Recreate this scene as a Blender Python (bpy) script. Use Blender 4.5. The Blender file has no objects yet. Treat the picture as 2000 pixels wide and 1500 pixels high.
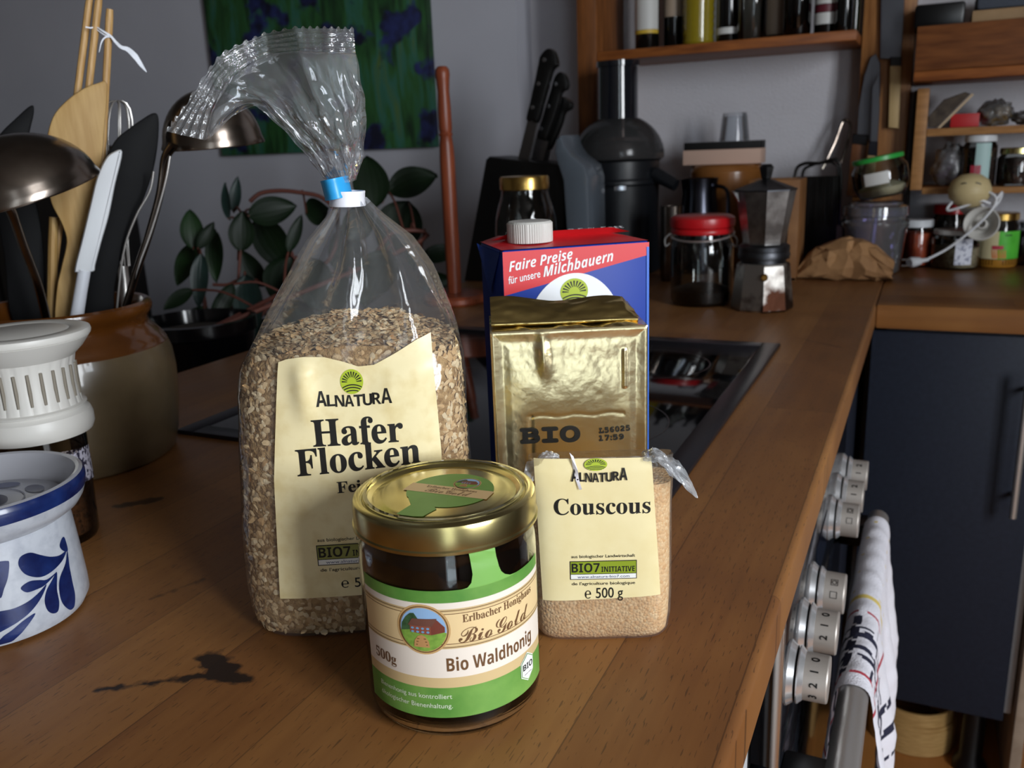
import bpy, bmesh, math, random
import numpy as np
from mathutils import Vector, Matrix, noise
from mathutils.geometry import tessellate_polygon
SC = bpy.context.scene
COL = SC.collection
R = random.Random(7)
PI = math.pi

# ------------------------------------------------------------------ camera
FPX = 1697.0
CAMZ = 0.27
_a = np.array([821., -491., FPX]); _a /= np.linalg.norm(_a)
_b = -np.array([-3700., -310., FPX]); _b -= _a*(_b @ _a); _b /= np.linalg.norm(_b)
_c = -np.cross(_a, _b)
if _c[1] > 0: _c = -_c
CM = np.stack([_b, _a, _c])            # world = CM @ (right, down, forward)
CP = np.array([0, 0, CAMZ])
cam = bpy.data.cameras.new('camera')
cam.sensor_width = 36; cam.lens = FPX/2000*36; cam.clip_start = 0.02
cam.dof.use_dof = True; cam.dof.focus_distance = 0.46; cam.dof.aperture_fstop = 15
camo = bpy.data.objects.new('camera', cam); COL.objects.link(camo)
camo.matrix_world = Matrix(((CM[0, 0], -CM[0, 1], -CM[0, 2], 0), (CM[1, 0], -CM[1, 1], -CM[1, 2], 0),
                            (CM[2, 0], -CM[2, 1], -CM[2, 2], CAMZ), (0, 0, 0, 1)))
SC.camera = camo

# ------------------------------------------------------------------ light
SC.view_settings.view_transform = 'Standard'; SC.view_settings.look = 'None'
SC.view_settings.exposure = 1.12; SC.view_settings.gamma = 1.0; SC.view_settings.use_curve_mapping = False
W = bpy.data.worlds.new('sky'); SC.world = W; W.use_nodes = True
W.node_tree.nodes['Background'].inputs[0].default_value = (0.72, 0.84, 1.0, 1)
W.node_tree.nodes['Background'].inputs[1].default_value = 1.0
def area(name, loc, target, sx, sy, power, col):
    l = bpy.data.lights.new(name, 'AREA'); l.shape = 'RECTANGLE'; l.size = sx; l.size_y = sy
    l.energy = power; l.color = col
    o = bpy.data.objects.new(name, l); COL.objects.link(o); o.location = loc
    d = Vector(target)-Vector(loc)
    o.rotation_euler = d.to_track_quat('-Z', 'Y').to_euler()
    return o
# daylight entering by the two casements of the window in the right wall
WINX = 1.72
WIN = [(-0.86, -0.46), (-0.38, 0.02)]; WZ = (0.02, 1.30)
for i, (y0, y1) in enumerate(WIN):
    area('daylight', (WINX-0.02, (y0+y1)/2, (WZ[0]+WZ[1])/2), (0, (y0+y1)/2, (WZ[0]+WZ[1])/2), y1-y0-0.04, WZ[1]-WZ[0]-0.1, 15, (0.92, 0.96, 1.0))
# and by the glazed balcony door in the wall behind the photographer
GD = (0.95, 1.62, -0.82, 1.25); YFW = -1.9
area('daylight', ((GD[0]+GD[1])/2, YFW+0.03, (GD[2]+GD[3])/2), ((GD[0]+GD[1])/2, 0, (GD[2]+GD[3])/2), GD[1]-GD[0]-.1, GD[3]-GD[2]-.1, 2.0, (0.92, 0.96, 1.0))

# ------------------------------------------------------------------ pixel helpers (photo pixel -> point in the room)
def ray(px, py): return CM @ np.array([px-1000, py-750, FPX])
def at_z(px, py, z=0.0): d = ray(px, py); return Vector(CP+d*(z-CAMZ)/d[2])
def at_y(px, py, y): d = ray(px, py); return Vector(CP+d*y/d[1])
def at_d(px, py, dep): return Vector(CP+ray(px, py)*dep/FPX)
class Frame:
    "upright local frame: x along yaw, y away from the front, z up"
    def __init__(s, o, yaw):
        s.o = np.array([o[0], o[1], 0.0]); s.yaw = math.radians(yaw)
        s.u = np.array([math.cos(s.yaw), math.sin(s.yaw), 0]); s.n = np.array([-math.sin(s.yaw), math.cos(s.yaw), 0])
    def uw(s, px, py, dep=0.0):
        d = ray(px, py); o = s.o+s.n*dep; t = ((o-CP) @ s.n)/(d @ s.n); q = CP+t*d-o
        return float(q @ s.u), float(q[2])
def facing(c):
    n = Vector((c[0], c[1])).normalized()
    return math.degrees(math.atan2(-n.x, n.y))

# ------------------------------------------------------------------ materials
def lin(c):
    return tuple(((x/12.92) if x <= 0.04045 else ((x+0.055)/1.055)**2.4) for x in c)
def hexc(h): return lin(tuple(int(h[i:i+2], 16)/255 for i in (0, 2, 4)))
MATS = {}
def M(name, h, rough=0.5, metal=0.0, var=None, bump=None, spec=None, coat=0, trans=0, ior=1.45, emis=None, stretch=None, detail=4):
    if name in MATS: return MATS[name]
    m = bpy.data.materials.new(name); m.use_nodes = True; nt = m.node_tree; b = nt.nodes['Principled BSDF']
    c = hexc(h) if isinstance(h, str) else h
    b.inputs['Base Color'].default_value = (*c, 1); b.inputs['Roughness'].default_value = rough
    b.inputs['Metallic'].default_value = metal; b.inputs['IOR'].default_value = ior
    if spec is not None: b.inputs['Specular IOR Level'].default_value = spec
    if coat: b.inputs['Coat Weight'].default_value = coat; b.inputs['Coat Roughness'].default_value = 0.08
    if trans: b.inputs['Transmission Weight'].default_value = trans
    if var or bump:
        tc = nt.nodes.new('ShaderNodeTexCoord'); mp = nt.nodes.new('ShaderNodeMapping')
        nt.links.new(tc.outputs['Object'], mp.inputs[0])
        if stretch: mp.inputs['Scale'].default_value = stretch
    if var:
        h2, sc_ = var[0], var[1]; lo, hi = (var[2], var[3]) if len(var) > 3 else (0.35, 0.65)
        n = nt.nodes.new('ShaderNodeTexNoise'); n.inputs['Scale'].default_value = sc_; n.inputs['Detail'].default_value = detail
        nt.links.new(mp.outputs[0], n.inputs['Vector'])
        r = nt.nodes.new('ShaderNodeValToRGB'); r.color_ramp.elements[0].position = lo; r.color_ramp.elements[1].position = hi
        r.color_ramp.elements[0].color = (*c, 1); r.color_ramp.elements[1].color = (*hexc(h2), 1)
        nt.links.new(n.outputs['Fac'], r.inputs[0]); nt.links.new(r.outputs[0], b.inputs['Base Color'])
    if bump:
        n = nt.nodes.new('ShaderNodeTexNoise'); n.inputs['Scale'].default_value = bump[0]; n.inputs['Detail'].default_value = 3
        nt.links.new(mp.outputs[0], n.inputs['Vector'])
        bp = nt.nodes.new('ShaderNodeBump'); bp.inputs['Strength'].default_value = bump[1]; bp.inputs['Distance'].default_value = bump[2] if len(bump) > 2 else 0.002
        nt.links.new(n.outputs['Fac'], bp.inputs['Height']); nt.links.new(bp.outputs[0], b.inputs['Normal'])
    MATS[name] = m; return m
def clear(name, tint='ffffff', rough=0.04, gloss=1.0, bump=None, haze=0.0, ior=1.5, cap=1.0):
    "thin clear sheet: see-through, mirror-like by Fresnel, optional slight haze"
    if name in MATS: return MATS[name]
    m = bpy.data.materials.new(name); m.use_nodes = True; nt = m.node_tree; nt.nodes.clear()
    o = nt.nodes.new('ShaderNodeOutputMaterial'); t = nt.nodes.new('ShaderNodeBsdfTransparent'); t.inputs[0].default_value = (*hexc(tint), 1)
    g = nt.nodes.new('ShaderNodeBsdfGlossy'); g.inputs['Roughness'].default_value = rough
    fr = nt.nodes.new('ShaderNodeFresnel'); fr.inputs[0].default_value = ior
    mu = nt.nodes.new('ShaderNodeMath'); mu.operation = 'MULTIPLY'; mu.inputs[1].default_value = gloss; mu.use_clamp = True
    mx = nt.nodes.new('ShaderNodeMixShader')
    mn = nt.nodes.new('ShaderNodeMath'); mn.operation = 'MINIMUM'; mn.inputs[1].default_value = cap
    nt.links.new(fr.outputs[0], mu.inputs[0]); nt.links.new(mu.outputs[0], mn.inputs[0]); nt.links.new(mn.outputs[0], mx.inputs[0])
    base = t.outputs[0]
    if haze:
        d = nt.nodes.new('ShaderNodeBsdfDiffuse'); d.inputs[0].default_value = (0.85, 0.87, 0.9, 1)
        m2 = nt.nodes.new('ShaderNodeMixShader'); m2.inputs[0].default_value = haze
        nt.links.new(t.outputs[0], m2.inputs[1]); nt.links.new(d.outputs[0], m2.inputs[2]); base = m2.outputs[0]
    nt.links.new(base, mx.inputs[1]); nt.links.new(g.outputs[0], mx.inputs[2]); nt.links.new(mx.outputs[0], o.inputs[0])
    if bump:
        tc = nt.nodes.new('ShaderNodeTexCoord'); n = nt.nodes.new('ShaderNodeTexNoise'); n.inputs['Scale'].default_value = bump[0]
        n.inputs['Detail'].default_value = 2; n.inputs['Distortion'].default_value = 0.8
        nt.links.new(tc.outputs['Object'], n.inputs['Vector'])
        bp = nt.nodes.new('ShaderNodeBump'); bp.inputs['Strength'].default_value = bump[1]; bp.inputs['Distance'].default_value = 0.004
        nt.links.new(n.outputs['Fac'], bp.inputs['Height']); nt.links.new(bp.outputs[0], g.inputs['Normal']); nt.links.new(bp.outputs[0], fr.inputs['Normal'])
    MATS[name] = m; return m

# ------------------------------------------------------------------ mesh builder
def refine(pts, faces, mx):
    "halve the longest edge until every triangle is small enough to follow a curved surface"
    if not mx: return pts, faces
    pts = list(pts); out = []; st = list(faces); mid = {}
    while st:
        t = st.pop()
        e = max(((math.hypot(pts[t[i]][0]-pts[t[(i+1) % 3]][0], pts[t[i]][1]-pts[t[(i+1) % 3]][1]), i) for i in range(3)))
        if e[0] <= mx or len(t) != 3: out.append(t); continue
        i = e[1]; a, b, c = t[i], t[(i+1) % 3], t[(i+2) % 3]; k = (min(a, b), max(a, b))
        if k not in mid: mid[k] = len(pts); pts.append(((pts[a][0]+pts[b][0])/2, (pts[a][1]+pts[b][1])/2))
        m = mid[k]; st += [(a, m, c), (m, b, c)]
    return pts, out
class MB:
    def __init__(s, fine=0): s.v = []; s.f = []; s.mi = []; s.mats = []; s.T = Matrix(); s.fine = fine
    def _m(s, mat):
        if mat not in s.mats: s.mats.append(mat)
        return s.mats.index(mat)
    def add(s, verts, faces, mat):
        n = len(s.v); k = s._m(mat); T = s.T
        s.v += [T @ Vector(p) for p in verts]
        s.f += [tuple(i+n for i in f) for f in faces]; s.mi += [k]*len(faces); return s
    def bm(s, b, mat):
        b.verts.ensure_lookup_table(); b.verts.index_update()
        s.add([v.co.copy() for v in b.verts], [[v.index for v in f.verts] for f in b.faces], mat); b.free(); return s
    def box(s, x0, x1, y0, y1, z0, z1, mat, bev=0.0, seg=2):
        b = bmesh.new(); bmesh.ops.create_cube(b, size=1)
        for v in b.verts: v.co = Vector((x0+(v.co.x+.5)*(x1-x0), y0+(v.co.y+.5)*(y1-y0), z0+(v.co.z+.5)*(z1-z0)))
        if bev: bmesh.ops.bevel(b, geom=b.edges[:], offset=bev, segments=seg, affect='EDGES', profile=0.5)
        return s.bm(b, mat)
    def lathe(s, prof, mat, seg=48, c=(0, 0, 0), a0=0.0, a1=2*PI, rfun=None):
        full = abs(a1-a0-2*PI) < 1e-6; n = seg if full else seg+1; vs = []; fs = []; rows = []
        for (r, z) in prof:
            if r < 1e-6: rows.append([len(vs)]); vs.append((c[0], c[1], c[2]+z)); continue
            row = []
            for i in range(n):
                a = a0+(a1-a0)*i/seg; rr = r if rfun is None else rfun(r, z, a)
                row.append(len(vs)); vs.append((c[0]+rr*math.cos(a), c[1]+rr*math.sin(a), c[2]+z))
            rows.append(row)
        for A, B in zip(rows, rows[1:]):
            for i in range(seg):
                j = (i+1) % n
                if len(A) == 1 and len(B) == 1: continue
                if len(A) == 1: fs.append((A[0], B[j], B[i]))
                elif len(B) == 1: fs.append((A[i], A[j], B[0]))
                else: fs.append((A[i], A[j], B[j], B[i]))
        return s.add(vs, fs, mat)
    def tube(s, pts, rad, mat, seg=10, closed=False, flat=1.0, caps=True):
        P = [Vector(p) for p in pts]; n = len(P); rs = rad if isinstance(rad, (list, tuple)) else [rad]*n
        vs = []; fs = []; N = None
        for i in range(n):
            if closed: t = (P[(i+1) % n]-P[i-1]).normalized()
            else: t = (P[min(i+1, n-1)]-P[max(i-1, 0)]).normalized()
            if N is None:
                N = Vector((0, 0, 1)) if abs(t.z) < 0.9 else Vector((1, 0, 0))
            N = (N-t*N.dot(t)).normalized(); B = t.cross(N)
            for k in range(seg):
                a = 2*PI*k/seg; vs.append(P[i]+N*(math.cos(a)*rs[i]*flat)+B*(math.sin(a)*rs[i]))
        for i in range(n if closed else n-1):
            for k in range(seg):
                j = (i+1) % n; fs.append((i*seg+k, i*seg+(k+1) % seg, j*seg+(k+1) % seg, j*seg+k))
        if not closed and caps: fs += [tuple(range(seg))[::-1], tuple((n-1)*seg+k for k in range(seg))]
        return s.add(vs, fs, mat)
    def prism(s, pts, th, mat, bev=0.0, seg=2, z0=0.0):
        "outline in local xy, extruded along z from z0 to z0+th"
        b = bmesh.new(); vs = [b.verts.new((p[0], p[1], z0)) for p in pts]; f = b.faces.new(vs)
        r = bmesh.ops.extrude_face_region(b, geom=[f])
        for v in r['geom']:
            if isinstance(v, bmesh.types.BMVert): v.co.z += th
        bmesh.ops.recalc_face_normals(b, faces=b.faces[:])
        if bev:
            es = [e for e in b.edges if abs(e.verts[0].co.z-e.verts[1].co.z) < 1e-7]
            bmesh.ops.bevel(b, geom=es, offset=bev, segments=seg, affect='EDGES', profile=0.5)
        bmesh.ops.triangulate(b, faces=[f for f in b.faces if len(f.verts) > 4])
        return s.bm(b, mat)
    def grid(s, fn, nu, nv, mat, wrap=False):
        vs = [fn(i/nu, j/nv) for j in range(nv+1) for i in range(nu+1)]
        fs = [(j*(nu+1)+i, j*(nu+1)+i+1, (j+1)*(nu+1)+i+1, (j+1)*(nu+1)+i) for j in range(nv) for i in range(nu)]
        return s.add(vs, fs, mat)
    def poly(s, mp, pts, mat, off):
        pts = [(p[0], p[1]) for p in pts]
        tri = tessellate_polygon([[Vector((p[0], p[1], 0)) for p in pts]])
        fs = []
        for t in tri:
            a, b, c = [pts[i] for i in t]
            if (b[0]-a[0])*(c[1]-a[1])-(b[1]-a[1])*(c[0]-a[0]) < 0: t = t[::-1]
            fs.append(tuple(t))
        pts, fs = refine(pts, fs, s.fine)
        return s.add([mp(p[0], p[1], off) for p in pts], fs, mat)
    def rect(s, mp, x0, x1, y0, y1, mat, off, nu=1, nv=1):
        return s.grid(lambda a, b: mp(x0+(x1-x0)*a, y0+(y1-y0)*b, off), nu, nv, mat)
    def ell(s, mp, cx, cy, rx, ry, mat, off, n=32, rin=0.0, rot=0.0):
        ca, sa = math.cos(rot), math.sin(rot)
        def P(k, f):
            a = 2*PI*k/n; x, y = rx*f*math.cos(a), ry*f*math.sin(a); return mp(cx+x*ca-y*sa, cy+x*sa+y*ca, off)
        if rin == 0:
            vs = [mp(cx, cy, off)]+[P(k, .5) for k in range(n)]+[P(k, 1) for k in range(n)]
            fs = [(0, 1+k, 1+(k+1) % n) for k in range(n)]+[(1+k, n+1+k, n+1+(k+1) % n, 1+(k+1) % n) for k in range(n)]
        else:
            vs = [P(k, rin) for k in range(n)]+[P(k, 1) for k in range(n)]
            fs = [(k, n+k, n+(k+1) % n, (k+1) % n) for k in range(n)]
        return s.add(vs, fs, mat)
    def text(s, body, mp, x, y, mat, off, w=None, cap=None, style='sans', align='L', bold=0.0, warp=None):
        V, F, (bx0, bx1), ch = glyphs(body, style, bold)
        sx = sy = 1.0
        if cap: sy = sx = cap/ch
        if w: sx = w/(bx1-bx0); sy = sx if not cap else sy
        x0 = {'L': x, 'C': x-(bx1-bx0)*sx/2, 'R': x-(bx1-bx0)*sx}[align]
        out = []
        for (a, b) in V:
            px, py = x0+(a-bx0)*sx, y+b*sy
            out.append(warp(px, py) if warp else (px, py))
        out, F = refine(out, F, s.fine)
        return s.add([mp(px, py, off) for px, py in out], F, mat)
    def build(s, name, parent=None, smooth=35, loc=None):
        me = bpy.data.meshes.new(name); me.from_pydata([tuple(v) for v in s.v], [], s.f)
        for m in s.mats: me.materials.append(m)
        me.polygons.foreach_set('material_index', s.mi)
        if smooth:
            me.polygons.foreach_set('use_smooth', [True]*len(s.f)); me.update()
            me.set_sharp_from_angle(angle=math.radians(smooth))
        me.update()
        o = bpy.data.objects.new(name, me); COL.objects.link(o)
        if parent: o.parent = parent
        if loc: o.location = loc
        return o
_G = {}
def styled(t, style):
    B = {'serif': (0x1D400, 0x1D41A, 0x1D7CE), 'script': (0x1D4D0, 0x1D4EA, None), 'serifit': (0x1D468, 0x1D482, None), 'mono': (0x1D670, 0x1D68A, 0x1D7F6),
         'bold': (0x1D5D4, 0x1D5EE, 0x1D7EC), 'boldit': (0x1D63C, 0x1D656, 0x1D7EC)}.get(style)
    if not B: return t
    o = ''
    for c in t:
        if 'A' <= c <= 'Z': o += chr(B[0]+ord(c)-65)
        elif 'a' <= c <= 'z': o += chr(B[1]+ord(c)-97)
        elif '0' <= c <= '9' and B[2]: o += chr(B[2]+ord(c)-48)
        else: o += c
    return o
def glyphs(body, style, bold=0.0):
    k = (body, style, bold)
    if k in _G: return _G[k]
    def mesh(t):
        c = bpy.data.curves.new('t', 'FONT'); c.body = t; c.fill_mode = 'FRONT'; c.resolution_u = 4; c.offset = bold
        o = bpy.data.objects.new('t', c); COL.objects.link(o)
        dg = bpy.context.evaluated_depsgraph_get(); ev = o.evaluated_get(dg); me = ev.to_mesh()
        V = [(v.co.x, v.co.y) for v in me.vertices]; F = [tuple(p.vertices) for p in me.polygons]
        ev.to_mesh_clear(); bpy.data.objects.remove(o); bpy.data.curves.remove(c); return V, F
    V, F = mesh(styled(body, style)); H, _ = mesh(styled('H', style))
    FF = []
    for f in F:
        a, b, c = V[f[0]], V[f[1]], V[f[2]]
        FF.append(f if (b[0]-a[0])*(c[1]-a[1])-(b[1]-a[1])*(c[0]-a[0]) > 0 else f[::-1])
    xs = [v[0] for v in V]
    _G[k] = (V, FF, (min(xs), max(xs)), max(h[1] for h in H)); return _G[k]

# ------------------------------------------------------------------ object helpers
def tag(o, label, cat, group=None, kind=None):
    if label: o['label'] = label
    if cat: o['category'] = cat
    if group: o['group'] = group
    if kind: o['kind'] = kind
    return o
def thing(name, label, cat, loc=(0, 0, 0), yaw=0.0, group=None):
    e = bpy.data.objects.new(name, None); COL.objects.link(e); e.empty_display_size = 0.02
    e.location = loc; e.rotation_euler = (0, 0, math.radians(yaw)); return tag(e, label, cat, group)
def structure(o): o['kind'] = 'structure'; return o
def part(name, mb, parent, smooth=35, label=None):
    o = mb.build(name, parent, smooth)
    if label: o['label'] = label
    return o
def lerp(a, b, t): return a+(b-a)*t
def interp(xs, ys, x):
    if x <= xs[0]: return ys[0]
    for i in range(len(xs)-1):
        if x <= xs[i+1]: return lerp(ys[i], ys[i+1], (x-xs[i])/(xs[i+1]-xs[i]))
    return ys[-1]
def smooth_path(pts, n=8):
    P = [Vector(p) for p in pts]; out = []
    for i in range(len(P)-1):
        p0, p1, p2, p3 = P[max(i-1, 0)], P[i], P[i+1], P[min(i+2, len(P)-1)]
        for k in range(n):
            t = k/n; out.append(0.5*((2*p1)+(p2-p0)*t+(2*p0-5*p1+4*p2-p3)*t*t+(3*p1-p0-3*p2+p3)*t*t*t))
    out.append(P[-1]); return out
def closed_path(pts, n=6):
    P = [Vector((p[0], p[1], 0)) for p in pts]; m = len(P); out = []
    for i in range(m):
        p0, p1, p2, p3 = P[i-1], P[i], P[(i+1) % m], P[(i+2) % m]
        for k in range(n):
            t = k/n; q = 0.5*((2*p1)+(p2-p0)*t+(2*p0-5*p1+4*p2-p3)*t*t+(3*p1-p0-3*p2+p3)*t*t*t); out.append((q.x, q.y))
    return out
# ------------------------------------------------------------------ wood with staves (blocks of wood glued side by side)
def stave_wood(name, cols, row, length, along='Y', rough=0.35, stains=(), grain=0.5, pores=0.0):
    m = bpy.data.materials.new(name); m.use_nodes = True; nt = m.node_tree; b = nt.nodes['Principled BSDF']; L = nt.links.new
    def N(t, **k):
        n = nt.nodes.new(t)
        for a, v in k.items(): setattr(n, a, v)
        return n
    def math_(op, a, b_=None, c_=None):
        n = N('ShaderNodeMath', operation=op)
        for i, x in enumerate((a, b_, c_)):
            if x is None: continue
            if isinstance(x, (int, float)): n.inputs[i].default_value = x
            else: L(x, n.inputs[i])
        return n.outputs[0]
    tc = N('ShaderNodeTexCoord'); sp = N('ShaderNodeSeparateXYZ'); L(tc.outputs['Object'], sp.inputs[0])
    U, V, Z = (sp.outputs[1], sp.outputs[0], sp.outputs[2]) if along == 'Y' else (sp.outputs[0], sp.outputs[1], sp.outputs[2])
    if along == 'X': V = math_('ADD', V, Z)
    rv = math_('DIVIDE', V, row); ri = math_('FLOOR', rv); rf = math_('FRACT', rv)
    wn = N('ShaderNodeTexWhiteNoise', noise_dimensions='1D'); L(ri, wn.inputs['W'])
    cv = math_('ADD', math_('DIVIDE', U, length), math_('MULTIPLY', wn.outputs['Value'], 7.3)); ci = math_('FLOOR', cv); cf = math_('FRACT', cv)
    cb = N('ShaderNodeCombineXYZ'); L(ri, cb.inputs[0]); L(ci, cb.inputs[1])
    w2 = N('ShaderNodeTexWhiteNoise', noise_dimensions='2D'); L(cb.outputs[0], w2.inputs['Vector'])
    # grain: noise drawn out along the stave, shifted for every stave
    gp = N('ShaderNodeCombineXYZ'); L(math_('MULTIPLY', U, 6.0), gp.inputs[0]); L(math_('MULTIPLY', V, 110.0), gp.inputs[1]); L(math_('MULTIPLY', w2.outputs['Value'], 50.0), gp.inputs[2])
    gn = N('ShaderNodeTexNoise'); gn.inputs['Scale'].default_value = 1.0; gn.inputs['Detail'].default_value = 6; L(gp.outputs[0], gn.inputs['Vector'])
    bn = N('ShaderNodeTexNoise'); bn.inputs['Scale'].default_value = 9.0; bn.inputs['Detail'].default_value = 3; L(tc.outputs['Object'], bn.inputs['Vector'])
    f = math_('ADD', math_('MULTIPLY', w2.outputs['Value'], 0.50), math_('ADD', math_('MULTIPLY', math_('SUBTRACT', gn.outputs['Fac'], 0.5), grain), math_('ADD', math_('MULTIPLY', math_('SUBTRACT', bn.outputs['Fac'], 0.5), 0.75), 0.25)))
    r = N('ShaderNodeValToRGB'); L(f, r.inputs[0]); el = r.color_ramp.elements
    el[0].position = 0.0; el[0].color = (*hexc(cols[0]), 1); el[1].position = 1.0; el[1].color = (*hexc(cols[-1]), 1)
    for i, c in enumerate(cols[1:-1]):
        e = el.new((i+1)/(len(cols)-1)); e.color = (*hexc(c), 1)
    seam = math_('MAXIMUM', math_('LESS_THAN', rf, 0.0008/row), math_('LESS_THAN', cf, 0.0009/length))
    dark = math_('MULTIPLY', seam, 0.45)
    if pores:
        pp = N('ShaderNodeCombineXYZ'); L(math_('MULTIPLY', U, 90.0), pp.inputs[0]); L(math_('MULTIPLY', V, 900.0), pp.inputs[1])
        pn = N('ShaderNodeTexNoise'); pn.inputs['Scale'].default_value = 1.0; pn.inputs['Detail'].default_value = 1; L(pp.outputs[0], pn.inputs['Vector'])
        dark = math_('MAXIMUM', dark, math_('MULTIPLY', math_('GREATER_THAN', pn.outputs['Fac'], 0.665), pores))
    sn = N('ShaderNodeTexNoise'); sn.inputs['Scale'].default_value = 130.0; sn.inputs['Detail'].default_value = 4; L(tc.outputs['Object'], sn.inputs['Vector'])
    sd = math_('MULTIPLY', math_('SUBTRACT', sn.outputs['Fac'], 0.5), 0.012)
    for (p0, p1, w0, w1, amt) in stains:      # burn marks: tapered strokes scorched into the wood
        dx, dy = p1[0]-p0[0], p1[1]-p0[1]; q = dx*dx+dy*dy
        ax = math_('SUBTRACT', sp.outputs[0], p0[0]); ay = math_('SUBTRACT', sp.outputs[1], p0[1])
        t = N('ShaderNodeMath', operation='DIVIDE', use_clamp=True); L(math_('ADD', math_('MULTIPLY', ax, dx), math_('MULTIPLY', ay, dy)), t.inputs[0]); t.inputs[1].default_value = q
        t = t.outputs[0]
        ex = math_('SUBTRACT', ax, math_('MULTIPLY', t, dx)); ey = math_('SUBTRACT', ay, math_('MULTIPLY', t, dy))
        d = math_('SQRT', math_('ADD', math_('MULTIPLY', ex, ex), math_('MULTIPLY', ey, ey)))
        wd = math_('ADD', w0, math_('MULTIPLY', t, w1-w0))
        k = N('ShaderNodeMapRange'); k.inputs['From Min'].default_value = 0.0016; k.inputs['From Max'].default_value = -0.0014
        L(math_('SUBTRACT', math_('ADD', d, sd), wd), k.inputs['Value']); k.inputs['To Max'].default_value = amt
        dark = math_('MAXIMUM', dark, k.outputs[0])
    mx = N('ShaderNodeMix', data_type='RGBA'); L(dark, mx.inputs['Factor']); L(r.outputs[0], mx.inputs['A']); mx.inputs['B'].default_value = (0.008, 0.004, 0.003, 1)
    L(mx.outputs['Result'], b.inputs['Base Color'])
    rr = math_('ADD', rough-0.1, math_('MULTIPLY', bn.outputs['Fac'], 0.25)); L(rr, b.inputs['Roughness'])
    bp = N('ShaderNodeBump'); bp.inputs['Strength'].default_value = 0.12; bp.inputs['Distance'].default_value = 0.001
    L(math_('SUBTRACT', gn.outputs['Fac'], math_('MULTIPLY', dark, 0.8)), bp.inputs['Height']); L(bp.outputs[0], b.inputs['Normal'])
    return m
def xy(px, py): p = at_z(px, py); return (p.x, p.y)
ST = []
def stain(a, b, w0, w1, amt=0.95): ST.append((xy(*a), xy(*b), w0, w1, amt))
stain((192, 1347), (330, 1330), 0.0011, 0.0022); stain((330, 1330), (420, 1318), 0.0022, 0.0028); stain((408, 1285), (440, 1310), 0.007, 0.008)
stain((425, 1315), (480, 1328), 0.007, 0.004); stain((232, 988), (305, 976), 0.004, 0.006, 0.8); stain((295, 1170), (345, 1150), 0.0006, 0.001, 0.6)
stain((345, 1150), (395, 1132), 0.001, 0.0007, 0.6); stain((1556, 660), (1640, 678), 0.001, 0.002, 0.5)
WORK = stave_wood('worktop wood', ('654022', '754a25', '86592e', '966737'), 0.068, 0.62, 'Y', 0.42, ST, 0.55, 0.5)
WORK2 = stave_wood('worktop wood across', ('654022', '754a25', '86592e', '966737'), 0.068, 0.7, 'X', 0.36, (), 0.55)
PINE = M('aged pine', '9a5a28', 0.5, var=('6e3a17', 7, .3, .7), stretch=(2, 14, 14), bump=(60, .1))
PINEV = M('aged pine upright', '8a5328', 0.55, var=('5e3617', 6, .3, .7), stretch=(14, 14, 1.6), bump=(60, .1))
PINEL = M('light pine', 'b07f4c', 0.55, var=('8f6236', 7, .3, .7), stretch=(3, 14, 14))
WHITE = M('wall paint', 'cfcdd2', 0.85, var=('c4c2c8', 3), bump=(170, .5, .0025))
WHITE2 = M('wall paint smooth', 'bdbdc6', 0.85, var=('b4b4bd', 2), bump=(60, .2, .001))
DARK = M('dark blue laminate', '232834', 0.5, var=('1f232e', 120), spec=.2)
BLACK = M('black plastic', '0b0b0d', 0.35)
BLACKM = M('matt black', '08080a', 0.6)
STEEL = M('brushed steel', 'c2beba', 0.34, .8, bump=(300, .05), stretch=(1, 1, 30))
STEELD = M('worn steel', '8a8078', 0.22, 1.0, var=('6a5f57', 30))
GLASS = clear('clear glass', 'eef3f2', 0.03, 1.3)
GOLD = M('gold lacquer', 'cabd86', 0.24, 1.0, var=('bdae74', 40))
CREAMW = M('white plastic', 'c9c6c0', 0.4)

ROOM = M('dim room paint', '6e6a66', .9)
# ------------------------------------------------------------------ room shell
FZ = -0.90; YB = 2.14; XR = 1.75; XL = -3.2; YF = -1.9; CZ = 1.62; XJ = -0.93; YJ = 2.05
FLOOR = stave_wood('floor boards', ('9a6330', 'ab7038', 'b87c42'), 0.12, 1.4, 'Y', 0.4, (), 0.5)
structure(MB().box(XL, XR, YF, YB+.1, FZ-.05, FZ, FLOOR).build('floor', smooth=0))
structure(MB().box(XL, XR, YF, YB+.1, CZ, CZ+.05, ROOM).build('ceiling', smooth=0))
structure(MB().box(XJ, XR, YB, YB+.1, FZ, CZ, WHITE).build('wall_back', smooth=0))
structure(MB().box(XL, XJ, YJ, YB+.1, FZ, CZ, WHITE2).build('wall_back_left', smooth=0))
structure(MB().box(XL-.1, XL, YF-.1, YB+.1, FZ, CZ, ROOM).build('wall_left', smooth=0))
wf = MB(); wf.box(XL, GD[0]-.06, YF-.1, YF, FZ, CZ, ROOM); wf.box(GD[1]+.06, XR+.12, YF-.1, YF, FZ, CZ, ROOM)
wf.box(GD[0]-.06, GD[1]+.06, YF-.1, YF, GD[3]+.06, CZ, ROOM)
structure(wf.build('wall_front', smooth=0))
wr = MB(); y0, y1 = WIN[0][0], WIN[1][1]
wr.box(XR, XR+.12, YF-.1, y0-.06, FZ, CZ, ROOM); wr.box(XR, XR+.12, y1+.06, YB+.1, FZ, CZ, ROOM)
wr.box(XR, XR+.12, y0-.06, y1+.06, FZ, WZ[0]-.06, ROOM); wr.box(XR, XR+.12, y0-.06, y1+.06, WZ[1]+.06, CZ, ROOM)
structure(wr.build('wall_right', smooth=0))
PAINT = M('white gloss paint', 'd8d8d6', 0.35)
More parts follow.
